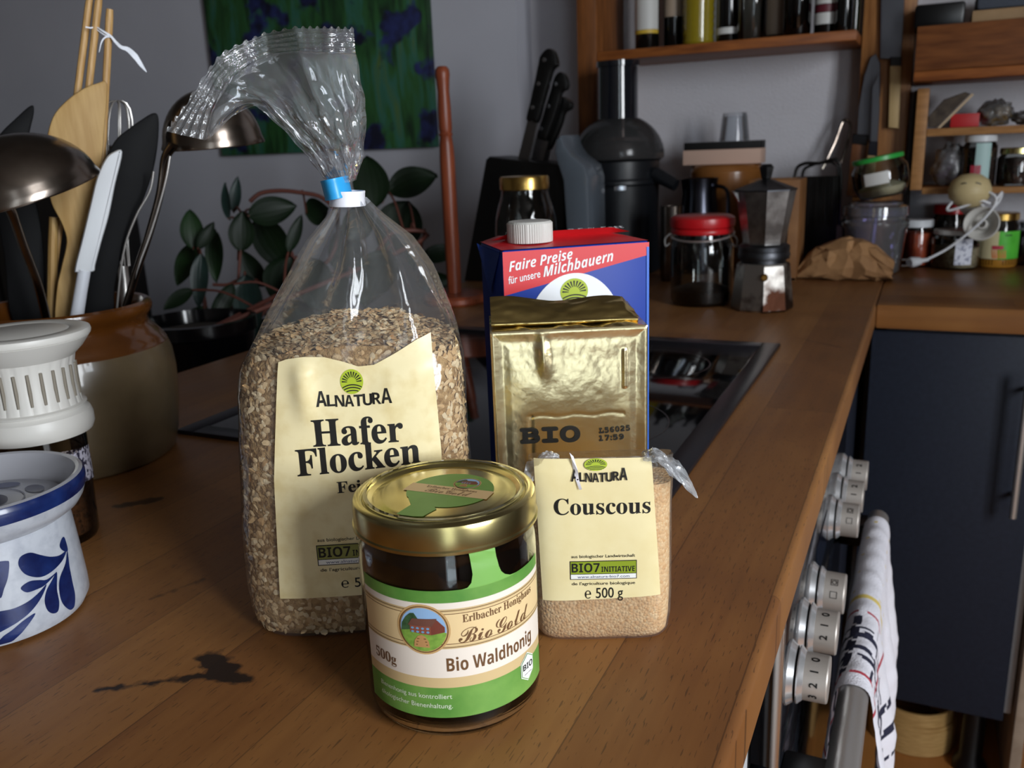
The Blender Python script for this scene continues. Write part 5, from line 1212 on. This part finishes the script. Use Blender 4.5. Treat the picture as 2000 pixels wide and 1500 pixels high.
# ------------------------------------------------------------------ shelf on the back wall
SY = 1.94; SZ = .471; sxl, sxr = at_y(1165, 100, SY).x, at_y(1672, 80, SY).x
t = thing('side_board', 'tall dark pine side board carrying the left end of the bottle shelf', 'board', (sxl, SY, 0))
lx = at_y(1128, 150, SY).x-sxl
part('board', MB().box(lx, -.0005, 0, YB-SY-.001, .0, 1.3, PINEV, .002), t)
tag(MB().box(sxl, sxr, SY, YB-.001, SZ-.020, SZ, PINE, .0025).build('bottle_shelf'), 'knotty pine shelf full of bottles on the back wall', 'shelf')
KBY = 2.062; kx0, kx1 = max(sxr+.002, at_y(1676, 80, KBY).x), at_y(1784, 100, KBY).x
t = thing('knife_board', 'upright pine board with hanging kitchen knives', 'board', ((kx0+kx1)/2, KBY, 0)); hw = (kx1-kx0)/2
part('board', MB().box(-hw, hw, 0, YB-KBY-.001, 0, 1.3, M('knife board pine', '9c6a3a', .5, var=('7f5027', 6), stretch=(16, 16, 2)), .002), t)
KB = KBY-.0115
def hang(label, q_blade, q_coll, q_hand, hm, cm, yk, wood):
    P = lambda L: [(1640+x/2.344, y/2.344) for x, y in L]
    o_ = at_y(*P(q_hand)[0], yk); t = thing('hanging_knife', label, 'knife', o_, 0, 'knives hanging on the pine board')
    f = lambda L: [((at_y(x, y, yk)-o_).x, (at_y(x, y, yk)-o_).z) for x, y in P(L)]
    m = MB(); m.T = up(0); m.prism(f(q_blade), .003, M('dull knife steel', '6d6f76', .35, 1.0), .0008, 1, -.0015); part('blade', m, t)
    m = MB(); m.T = up(0); m.prism(f(q_hand), .018, hm, .004, 2, -.009); h_ = part('handle', m, t)
    m = MB(); m.T = up(0); m.prism(f(q_coll), .0186, cm, .002, 1, -.0093); part('collar', m, h_, label='dark collar')
HW1 = M('dark knife wood', '6a3f22', .5); HW2 = M('pale knife wood', 'b59a6c', .55); CL = M('horn collar', '0d0d12', .3)
hang('leftmost broad dark bladed knife with brown handle', [(165, 245), (186, 290), (187, 420), (172, 560), (162, 650), (78, 625), (86, 500), (112, 350), (140, 265)], [(62, 612), (134, 618), (128, 668), (55, 660)], [(57, 655), (128, 662), (108, 905), (30, 895)], HW1, CL, KB, 1)
hang('long wide cleaver blade with pale handle hanging at the top of the board', [(190, -60), (300, -60), (290, 130), (280, 270), (185, 270)], [(232, 262), (284, 262), (283, 305), (230, 305)], [(230, 298), (284, 298), (272, 590), (222, 585)], HW2, CL, KB, 1)
hang('small narrow knife with pale handle hanging lowest', [(150, 400), (182, 330), (184, 500), (174, 655), (140, 655)], [(134, 648), (176, 648), (172, 716), (128, 712)], [(128, 708), (170, 712), (152, 905), (104, 900)], HW2, M('blue black collar', '14161f', .3), KB-.022, 1)

# bottles
def bottle(px, wpx, label, mat, bands, nm='bottle', ribs=False, h=.27, y=2.03, neck=.30, cap='2a2a2a'):
    c = at_y(px, 60, y); r = wpx/2*scale_at(c); t = thing(nm, label, 'bottle', (c.x, y, SZ+.0005), 0, 'bottles on the pine shelf')
    pr = [(0, .003), (r*.85, .002), (r, .008)]
    if ribs: pr += [(r*(1-.05*(i % 2)), .012+i*.008) for i in range(18)]
    pr += [(r, h*.58), (r*.9, h*.66), (r*neck*1.2, h*.78), (r*neck, h*.82), (r*neck, h)]
    part('glass', MB().lathe(pr, mat, 40), t, 50)
    part('cap', MB().lathe([(r*neck*1.15, h*.93), (r*neck*1.15, h*1.01), (0, h*1.01)], M('bottle cap '+cap, cap, .4), 24), t)
    for (z0, z1, m_, lb) in bands:
        part('label', MB().lathe([(r+.0006, z0), (r+.0006, z1)], m_, 28, a0=math.radians(-165), a1=math.radians(-10)), t, 60, lb)
    return t, r
DG = M('dark bottle glass', '0a0b0a', .08, coat=.5); DGr = M('dark green glass', '11190d', .08, coat=.5); OIL = M('golden oil bottle', '8a7a1c', .12, coat=.5)
LW = M('white bottle label', 'c9c9c6', .5); LY = M('yellow label', 'c9a83a', .5); LB = M('beige label', '9c8a78', .5); LR = M('dark red label', '5c1c28', .5); CLB = clear('clear bottle', 'dfe2dd', .04, 1.8)
bottle(1264, 46, 'dark bottle with white and yellow label at the left end of the shelf', DG, [(.036, .044, LY, None), (.0445, .11, LW, None)])
bottle(1316, 40, 'black bottle second from the left on the shelf', DG, [(.07, .12, LB, None)], cap='5a1a1a', y=2.06)
bottle(1364, 62, 'ribbed golden oil bottle on the shelf', OIL, [], ribs=True, h=.28, cap='c9b23a')
bottle(1422, 46, 'dark bottle with narrow white band near its foot', DG, [(.020, .033, LW, None)])
bottle(1468, 56, 'clear glass bottle in the middle of the shelf', CLB, [], y=2.01)
bottle(1514, 36, 'bottle with pale beige label right of the clear one', DG, [(.014, .12, LB, None)], y=2.06)
bottle(1556, 52, 'wide dark glass bottle right of the beige labelled one', clear('smoky bottle', '3c3a40', .05, 1.8), [], y=2.0)
bottle(1612, 44, 'dark bottle with white label and red stripe', DG, [(.022, .044, LW, None), (.045, .06, LR, None), (.061, .11, LW, None)])
bottle(1648, 32, 'slim dark bottle near the right end of the shelf', DG, [], y=2.0)
bottle(1668, 20, 'thin olive green bottle at the right end of the shelf', DGr, [], y=2.05, cap='6a6a2a')

# ------------------------------------------------------------------ spice shelves at the right
RX = 1.0; t = thing('deep_shelf', 'thick pine shelf with broad front board at the top right', 'shelf', (at_y(1788, 100, SY).x, SY, 0))
z0, z1, z2 = at_y(1784, 160, SY).z, at_y(1784, 140, SY).z, at_y(1790, 52, SY).z
part('front_board', MB().box(0, RX, 0, .022, z1, z2, M('red brown pine', '7c4a24', .5, var=('5f3416', 6), stretch=(2, 14, 14)), .002), t)
part('shelf_board', MB().box(0, RX, -.004, YB-SY-.001, z0, z1-.0005, PINE, .002), t)
a, b_ = at_y(1898, 40, SY+.02), at_y(1906, 12, SY+.02)
t = thing('wooden_tray', 'shallow pale wooden tray on top of the deep shelf', 'tray', (a.x, SY+.03, z2+.0005)); TB = M('tray wood', 'a88a66', .6, var=('8f7150', 9))
part('body', MB().box(0, .30, 0, .14, 0, .022, TB, .002), t)
tag(MB().box(a.x+.006, a.x+.28, SY+.034, SY+.16, z2+.023, z2+.060, M('slate grey cloth', '474d58', .9, bump=(200, .4)), .008).build('folded_cloth'), 'folded slate grey cloth lying in the wooden tray', 'cloth')
tag(MB().box(a.x-.10, a.x-.012, SY+.05, SY+.15, z2+.0005, z2+.045, BLACK, .006).build('storage_box'), 'small black box left of the wooden tray', 'box')
# little rack: post and two boards
t = thing('spice_rack', 'small pine spice rack with two narrow boards under the deep shelf', 'rack', (-.021, 2.0, 0))
pz1 = at_y(1800, 172, 1.99).z; s1, s2 = at_y(1900, 248, 1.99).z, at_y(1900, 366, 1.99).z
part('post', MB().box(-.012, .010, 0, .137, at_y(1790, 372, 1.99).z, pz1, PINEL, .0015), t)
part('board', MB().box(.0105, RX, 0, .137, s1-.015, s1, PINEL, .0015), t); part('board', MB().box(.0105, RX, 0, .137, s2-.013, s2, PINEL, .0015), t)
part('leg', MB().box(RX-.02, RX, 0, .137, 0, s2-.0135, PINEL), t); part('leg', MB().box(RX-.02, RX, .0, .137, s2+.0005, s1-.0155, PINEL), t)
part('shade_strip', MB().box(-.018, -.0125, .08, .137, 0, pz1, M('gap shade', '2a201a', .7)), t)  # added dark strip standing in for the shaded gap beside the post
RY = 2.03
# upper board
a, b_, c = at_y(1830, 246, RY), at_y(1897, 186, RY), at_y(1815, 215, RY)
o_ = Vector((a.x-.012, RY, s1+.0005)); t = thing('paper_packet', 'worn dark paper packet with pale edge leaning on the upper spice board', 'packet', o_)
m = MB(); m.T = up(0); e = (b_-o_); m.prism([(0.012, 0), (.018, -.0), (e.x+.004, e.z), (e.x, e.z+.003)], .05, M('pale packet edge', 'bfa98a', .6), .0008, 1, -.025); part('pale_edge', m, t)
m = MB(); m.T = up(0); m.prism([(-.004, .003), (.0105, .002), (e.x-.002, e.z+.002), (e.x-.012, e.z+.006), (.020, e.z-.006), (-.006, .022)], .05, M('dark packet', '2b2018', .7, var=('4c4034', 60)), .001, 1, -.025); part('body', m, t)
a, b_ = at_y(1856, 243, 2.01), at_y(1914, 221, 2.01)
t = thing('spice_box', 'small bright red spice box on the upper spice board', 'box', (a.x, 2.01, s1+.0005)); part('body', MB().box(0, b_.x-a.x, 0, .03, 0, b_.z-s1, M('red card', 'b01c20', .5), .001), t)
def bagblob(nm, label, x, y, z, w, d, h, mat, seed, film=True):
    t = thing(nm, label, 'bag', (x, y, z))
    def f(a, b):
        th_, ph = 2*PI*a, PI*(b-.5); v = Vector((math.cos(ph)*math.cos(th_), math.cos(ph)*math.sin(th_), math.sin(ph)))
        k = 1+.28*noise.noise(v*2.2+Vector((seed, 0, 0)))+.12*noise.noise(v*5+Vector((seed, 3, 0))); p = Vector((v.x*w/2*k, v.y*d/2*k, (v.z*k*.5+.5)*h)); p.z = max(p.z, 0); return p
    part('contents', MB().grid(f, 36, 20, mat), t, 50)
    if film:
        g = lambda a, b: (lambda p: Vector((p.x*1.08, p.y*1.08, p.z*1.18)))(f(a, b)); part('film', MB().grid(g, 36, 20, clear('crumpled bag film', 'e4e4e6', .1, 1.8, (120, .8), .10)), t, 50)
    return t
a = at_y(1942, 240, 2.04); bagblob('herb_bag', 'clear bag of brown dried herbs on the upper spice board', a.x, 2.04, s1+.0005, .056, .05, .042, grain_mat('dried herbs', '5d4a2c', '3d301c', '776038', 300), 1)
a = at_y(1992, 240, 2.04); bagblob('spice_bag', 'low dark spice bag at the right end of the upper spice board', a.x+.006, 2.04, s1+.0005, .04, .05, .022, grain_mat('dark spice', '3a2c20', '241a12', '4c3a28', 300), 5)
# lower board
a = at_y(1842, 350, 2.045); bagblob('plastic_bag', 'crumpled clear plastic bag on the lower spice board', a.x+.012, 2.052, s2+.0005, .062, .05, .070, M('greyish contents', '6f6770', .8, var=('4a4248', 60)), 9)
def jar(nm, label, c, r, h, glass, lid, fill=None, lh=.14, band=None, group=None, lidh=None, seg=44):
    t = thing(nm, label, 'jar', c, 0, group)
    part('glass', MB().lathe([(0, .001), (r*.92, .001), (r, .006), (r, h*(1-lh*1.7)), (r*.86, h*(1-lh*1.08)), (r*.86, h*.985)], glass, seg), t, 40)
    part('lid', MB().lathe([(r*.88, h*(1-lh)), (r*.92, h*(1-lh*.95)), (r*.92, h*.985), (r*.88, h), (0, h)], lid, seg), t, 40)
    if fill:
        m_, fz = fill; part('contents', MB().lathe([(0, .004), (r*.93, .004), (r*.955, .008), (r*.955, min(fz, 1-lh*1.75)*h), (0, min(fz, 1-lh*1.75)*h+.003)], m_, seg), t, 40)
    if band:
        for (z0, z1, a0, a1, m_) in band: part('label', MB().lathe([(r+.0006, z0*h), (r+.0006, z1*h)], m_, 24, a0=math.radians(a0), a1=math.radians(a1)), t, 60)
    return t
JGL = clear('jar glass small', 'dfe3e2', .04, 1.7); WHL = M('white lid', 'd3d6da', .35); SPD = grain_mat('dark dried spice', '3a2a24', '5a3a30', '2a1c18', 260)
c, r, h = JY(1917, 2.03, 62, 264, s2+.0005); jar('spice_jar', 'hexagon like spice jar with white lid and pink label on the lower spice board', c, r, h, JGL, WHL, (SPD, .75), .13, [(.05, .85, -105, -55, M('pale teal label', 'a9c6c4', .5)), (.06, .42, -118, -84, M('pink red label', 'b23548', .5))])
c, r, h = JY(1988, 2.03, 66, 288, s2+.0005); jar('spice_jar', 'squat jar with gold lid at the right end of the lower spice board', c, r, h, JGL, GOLD, (SPD, .8), .16)
# ------------------------------------------------------------------ things on the back worktop
c, r, h = J(1701, 539, 126, 392); t = thing('storage_tub', 'clear violet tinted plastic tub behind the brown paper bag', 'tub', c)
VT = clear('violet tinted plastic', 'b4b0d8', .10, 2.6, None, .10)
part('body', MB().lathe([(0, .002), (r*.8, .002), (r*.85, .006), (r*.95, h*.62), (r*1.02, h*.66), (r*1.02, h*.72), (r*.92, h*.76), (r*.92, h*.84), (r*.86, h*.88)], VT, 56), t, 40)
part('lid', MB().lathe([(r*.96, h*.80), (r*.98, h*.81), (r*.97, h*.93), (r*.80, h*.955), (r*.78, h*.985), (r*.7, h), (0, h)], VT, 56), t, 40)
part('scoop', MB().tube([(-.004, -.01, h*.1), (.002, -.02, h*.78)], [.014, .010], M('white scoop', 'd9d6e2', .5), 12, flat=.4), t)
tubc, tubh = c, h
g = thing('green_lid_jar', 'tilted glass jar with green lid and pale powder on top of the violet tub', 'jar', (tubc.x+.012, tubc.y+.004, tubh+.0065)); g.rotation_euler = (0, math.radians(-11), 0)
w = 58*scale_at(tubc); hh = .078
part('glass', MB().lathe([(0, .001), (w*.62, .001), (w*.72, .006), (w*.86, hh*.35), (w*.86, hh*.72), (w*.72, hh*.9), (w*.72, hh*.95)], JGL, 48), g, 40)
part('lid', MB().lathe([(w*.75, hh*.92), (w*.79, hh*.925), (w*.79, hh*1.02), (w*.75, hh*1.04), (0, hh*1.04)], M('bright green lid', '2fa043', .35), 48), g, 40)
part('contents', MB().lathe([(0, .004), (w*.6, .004), (w*.70, .010), (w*.74, .020), (w*.4, .030), (0, .032)], grain_mat('pale powder', 'd3c6a8', 'c4b593', 'dccfb4', 500), 40), g, 40)
part('label', MB().lathe([(w*.865, hh*.36), (w*.865, hh*.66)], LW, 16, a0=math.radians(-120), a1=math.radians(-70)), g, 60)
c, r, h = J(1786, 522, 62, 428); jar('spice_jar', 'jar of orange red spice with white lid right of the violet tub', c, r, h, JGL, WHL, (M('paprika red', 'c2542c', .7, var=('a64422', 60)), .84), .16)
c, r, h = J(1862, 528, 90, 447); jar('spice_jar', 'round jar of grey brown seeds with white paper label, under the white cord', c, r, h, JGL, M('clear lid', 'b9b6b2', .3), (grain_mat('grey seeds', 'a8987c', '85755c', 'c0b094', 240), .55), .12, [(.14, .8, -92, -52, M('white written label', 'd9dbe6', .6, var=('8f92a6', 160, .55, .6)))])
c, r, h = JY(1860, 2.085, 70, 398); jar('spice_jar', 'taller dark jar with red lid behind the seed jar', c, r, h, M('dark jar glass', '151210', .1, coat=.5), RL, None, .16)
c, r, h = J(1944, 524, 72, 415)
GLB = M('bright green label', '57c23a', .5, var=('49ad30', 40)); CAR = M('carrot print', 'd96a22', .5)
t = jar('soup_jar', 'jar of yellow paste with gold lid and green carrot label', c, r, h, M('dark jar glass', '151210', .1, coat=.5), M('brass lid', 'c9a45a', .25, 1.0), None, .13)
part('label', MB().lathe([(r+.0008, h*.17), (r+.0008, h*.68)], GLB, 28, a0=math.radians(-92), a1=math.radians(-15)), t, 60, 'bright green label')
part('label', MB().lathe([(r+.0006, h*.17), (r+.0006, h*.68)], M('cream label side', 'cfc39a', .5), 20, a0=math.radians(-150), a1=math.radians(-92)), t, 60, 'cream side of the label')
cm_ = lambda u, v, off: Vector((math.sin(u/r)*(r+.0012+off), -math.cos(u/r)*(r+.0012+off), v))
m = MB(.004)
for k in range(6): m.poly(cm_, [(-.010+k*.0042, h*.19), (-.007+k*.0042, h*.185), (-.011+k*.0046, h*.34), (-.0125+k*.0046, h*.34)], CAR, 0)
m.rect(cm_, -.012, .008, h*.35, h*.42, M('pink red label', 'b23548', .5), .0002, 6, 2); m.rect(cm_, .009, .022, h*.60, h*.62, INK, .0002, 6, 1)
part('carrot_print', m, t, 60, 'bunch of carrots printed on the label')
part('paste', MB().lathe([(r*.93, .001), (r*1.001, .006), (r*1.001, h*.16)], M('yellow paste', 'a8752a', .3, coat=.5), 40), t)
c, r, h = J(2003, 520, 60, 432); jar('spice_jar', 'dark jar cut by the right edge of the picture', c, r, h, JGL, M('grey lid', '8a8d94', .3, 1.0), (SPD, .8), .14)
# lamp cord with plug, socket cone and ceiling rose lying over the jars
t = thing('lamp_cord', 'white pendant lamp cord with plug, socket and cream ceiling rose draped over the jars', 'lamp cord', at_y(1770, 520, 1.93)); o_ = Vector(t.location); CW_ = M('white cord', 'd9dade', .4)
def cd(x, y, yy=1.93): return at_y(x, y, yy)-o_
m = MB(); m.tube(smooth_path([cd(1812, 506, 1.915), cd(1850, 486, 1.92), cd(1890, 456, 1.92), cd(1925, 424, 1.92), cd(1945, 396, 1.925), cd(1940, 380, 1.93), cd(1915, 372, 1.94), cd(1880, 376, 1.945), cd(1855, 400, 1.94), cd(1852, 411, 1.935), cd(1880, 404, 1.93), cd(1915, 392, 1.93), cd(1938, 398, 1.935), cd(1950, 384, 1.94), cd(1957, 376, 1.945), cd(1950, 395, 1.945), cd(1930, 412, 1.94), cd(1918, 400, 1.94), cd(1905, 385, 1.95)], 6), .0025, CW_, 10); part('cord', m, t)
m = MB(); pa, pb = cd(1776, 513, 1.895), cd(1812, 507, 1.915); m.tube([pa, lerp(pa, pb, .15), lerp(pa, pb, .55), lerp(pa, pb, .6), pb], [.012, .015, .011, .007, .005], M('clear white plug', 'c8cace', .3), 14, flat=.7); m2 = part('plug', m, t)
for k in (-1, 1): part('pin', MB().tube([pa+Vector((0, 0, k*.006)), pa+Vector((-.014, 0, k*.006-.001))], .002, RV, 8), m2)
m = MB(); sc_ = cd(1917, 437, 1.93); m.T = Matrix.Translation(sc_) @ Matrix.Rotation(math.radians(78), 4, 'X') @ Matrix.Rotation(math.radians(-14), 4, 'Y')
m.lathe([(.010, -.036), (.018, -.030), (.031, .0), (.0325, .002), (.031, .003), (.028, .001), (.016, -.022), (.010, -.024), (.0095, -.004), (.007, -.003), (.006, -.02), (0, -.02)], CREAMW, 40); part('socket', m, t, 35)
m = MB(); m.T = Matrix.Translation(cd(1898, 392, 1.97)) @ Matrix.Rotation(math.radians(40), 4, 'X'); m.lathe([(.012, -.03), (.020, -.02), (.021, .0), (.016, .002), (.014, -.012), (0, -.012)], CREAMW, 32); part('socket_sleeve', m, t, 35)
m = MB(); bc = cd(1894, 372, 1.952); m.T = Matrix.Translation(bc); m.lathe([(0, -.034), (.020, -.030), (.036, -.014), (.039, .002), (.032, .020), (.018, .030), (0, .033)], M('cream ceiling rose', 'c7b486', .5), 44); ro = part('ceiling_rose', m, t, 40)
for k in (-1, 1):
    m = MB(); m.T = Matrix.Translation(bc); m.tube(smooth_path([(k*.010-.007, -.030, .014), (k*.010, -.0325, .016), (k*.010+.007, -.030, .013)], 3), .0012, BLACK, 6); part('slot', m, ro)
# crumpled brown paper bag
a, b_ = at_z(1556, 545), at_z(1740, 552); pc_ = Vector(((a.x+b_.x)/2, 1.815, 0)); L = (b_.x-a.x); hz = at_y(1650, 462, 1.86).z
t = thing('paper_bag', 'crumpled brown paper bag lying on the back worktop', 'bag', pc_, 3); KR_ = M('brown kraft paper', 'a07850', .8, var=('8a6440', 18), bump=(90, .5, .003))
def pbf(a, b):
    th_ = 2*PI*a; x = (b-.5)*2; e = (1-abs(x)**3.2)**.5 if abs(x) < 1 else 0
    top_ = interp([-1, -.8, -.45, -.1, .3, .6, .85, 1], [.25, .62, .85, 1.0, .97, .82, .60, .48], x); wd = interp([-1, -.7, 0, .6, 1], [.4, .8, 1, 1, .95], x)
    v = Vector((x*4, math.cos(th_)*1.6, math.sin(th_)*1.6)); f = abs(noise.noise(v*.8+Vector((5, 0, 0))))*.40+abs(noise.noise(v*1.5))*.22
    k = 1.10-f*.85; ca, sa = math.cos(th_), math.sin(th_); q = (abs(ca)**3+abs(sa)**3)**(-1/3)
    return Vector((x*L/2+.006*noise.noise(v*2), ca*q*.047*wd*k, max(0.0005, (sa*q*.5*k+.5)*hz*top_*1.04)))
JIT = random.Random(11); jit = {}
def pbj(i, j):
    i %= 20
    if (i, j) not in jit: jit[i, j] = (JIT.uniform(-.36, .36), JIT.uniform(-.36, .36) if 0 < j < 12 else 0)
    q = jit[i, j]; p = pbf((i+q[0])/20, (j+q[1])/12); return p+Vector((0, JIT.uniform(-.003, .003), 0)) if p.z > .004 else p
m = MB(); vs = [pbj(i, j) for j in range(13) for i in range(20)]; fs = []
for j in range(12):
    for i in range(20):
        a, b_, c, d = j*20+i, j*20+(i+1) % 20, (j+1)*20+(i+1) % 20, (j+1)*20+i
        fs += [(a, b_, c), (a, c, d)] if JIT.random() < .5 else [(a, b_, d), (b_, c, d)]
cen = sum((vs[i] for i in range(20)), Vector())/20+Vector((.004, 0, 0)); vs.append(cen); fs += [(i, len(vs)-1, (i+1) % 20) for i in range(20)]
m.add(vs, fs, KR_); part('paper', m, t, 22)
# bamboo steamer on the floor and tea towel on the oven handle
a = at_z(1795, 1488, FZ); t = thing('bamboo_steamer', 'round bamboo steamer basket on the floor under the dark cabinet door', 'steamer', (.052, 1.70, FZ)); BAM = M('bamboo', 'b9955f', .55, var=('a07c48', 12), stretch=(3, 3, 40)); r = .082
part('body', MB().lathe([(r*.97, .0), (r, .002), (r, .055), (r*.97, .0555), (r*.97, .062), (r*.93, .062), (r*.93, .09), (r*.88, .09), (r*.88, .02)], BAM, 64), t, 35)
for k in range(9): part('slat', MB().box(-r*.87*math.sqrt(max(1-((k-4)/4.6)**2, .05)), r*.87*math.sqrt(max(1-((k-4)/4.6)**2, .05)), (k-4)*.017-.006, (k-4)*.017+.006, .020, .024, M('steamed slat', '5d4226', .6)), t)
tw = MB(); TWm = M('white towelling', 'e6e4ec', .9, bump=(500, .6, .002)); TWk = M('towel black thread', '23243a', .9, bump=(500, .6, .002)); TWr = M('towel red thread', 'b03a48', .9, bump=(500, .6, .002)); TWy = M('towel yellow stain', 'd8c06a', .9)
TY0, TY1 = .735, 1.12
def towel(s_, q):      # s_: along the bar, q: along the cloth, back hem -> over the bar -> front hem
    y = lerp(TY0, TY1, s_); R0 = .0145; lb, lf = .16, .42+.04*math.sin(s_*5); tot = lb+PI*R0+lf; d_ = q*tot
    fold = .5+.5*min(1, max(0, (s_-.1)*6)); ru = .006*math.sin(s_*21+1)+.004*math.sin(s_*43)
    if d_ < lb: x, z = HX-R0-.0015, HZ-(lb-d_); k = min(1, (lb-d_)/.08); x -= .004*k*(1+math.sin(s_*26)); y += .006*k*math.sin(s_*9)
    elif d_ < lb+PI*R0: a = PI-(d_-lb)/R0; x, z = HX+math.cos(a)*R0*1.05, HZ+math.sin(a)*(R0+.002*math.sin(s_*30)**2); k = 0
    else: k = min(1, (d_-lb-PI*R0)/.12); x, z = HX+R0*1.05+k*(.010+ru)+.012*k*(1-s_)*.6, HZ-(d_-lb-PI*R0); y += k*(.012*math.sin(s_*7+z*8)-.02*(s_-.3))
    n_ = .0012*noise.noise(Vector((s_*22, q*40, 1)))
    return Vector((x+n_, y, z-(OZ if False else 0)+n_))
nu, nv = 110, 150; vs = [towel(i/nu, j/nv) for j in range(nv+1) for i in range(nu+1)]
cell = {TWm: [], TWk: [], TWr: [], TWy: []}
for j in range(nv):
    for i in range(nu):
        s_, q = (i+.5)/nu, (j+.5)/nv; f = (j*(nu+1)+i, j*(nu+1)+i+1, (j+1)*(nu+1)+i+1, (j+1)*(nu+1)+i); k = TWm
        if s_ < .42:
            if i in (13, 14, 17, 18, 24, 25, 28) and (j+i) % 9 > 1: k = TWk
            if (j % 30) in (3, 4, 9, 10, 16) and .05 < s_ < .33 and (i+j//2) % 7 > 0: k = TWk
            if i in (5, 38) and j % 8 > 1: k = TWr
            if (j % 30) == 22 and s_ < .40: k = TWr
            if (j % 30) in (12, 13) and i % 8 < 3 and .16 < s_ < .26: k = TWk
        elif i in (47, 48) and j < 62: k = TWy
        elif (i*7+j*3) % 97 == 0 and 30 < j < 60: k = TWy
        cell[k].append(f)
t = thing('tea_towel', 'white tea towel with black and red checks hanging over the oven handle', 'towel', (0, 0, FZ))
for m_, F in cell.items(): tw.add(vs, F, m_)
part('cloth', tw, t, 70)
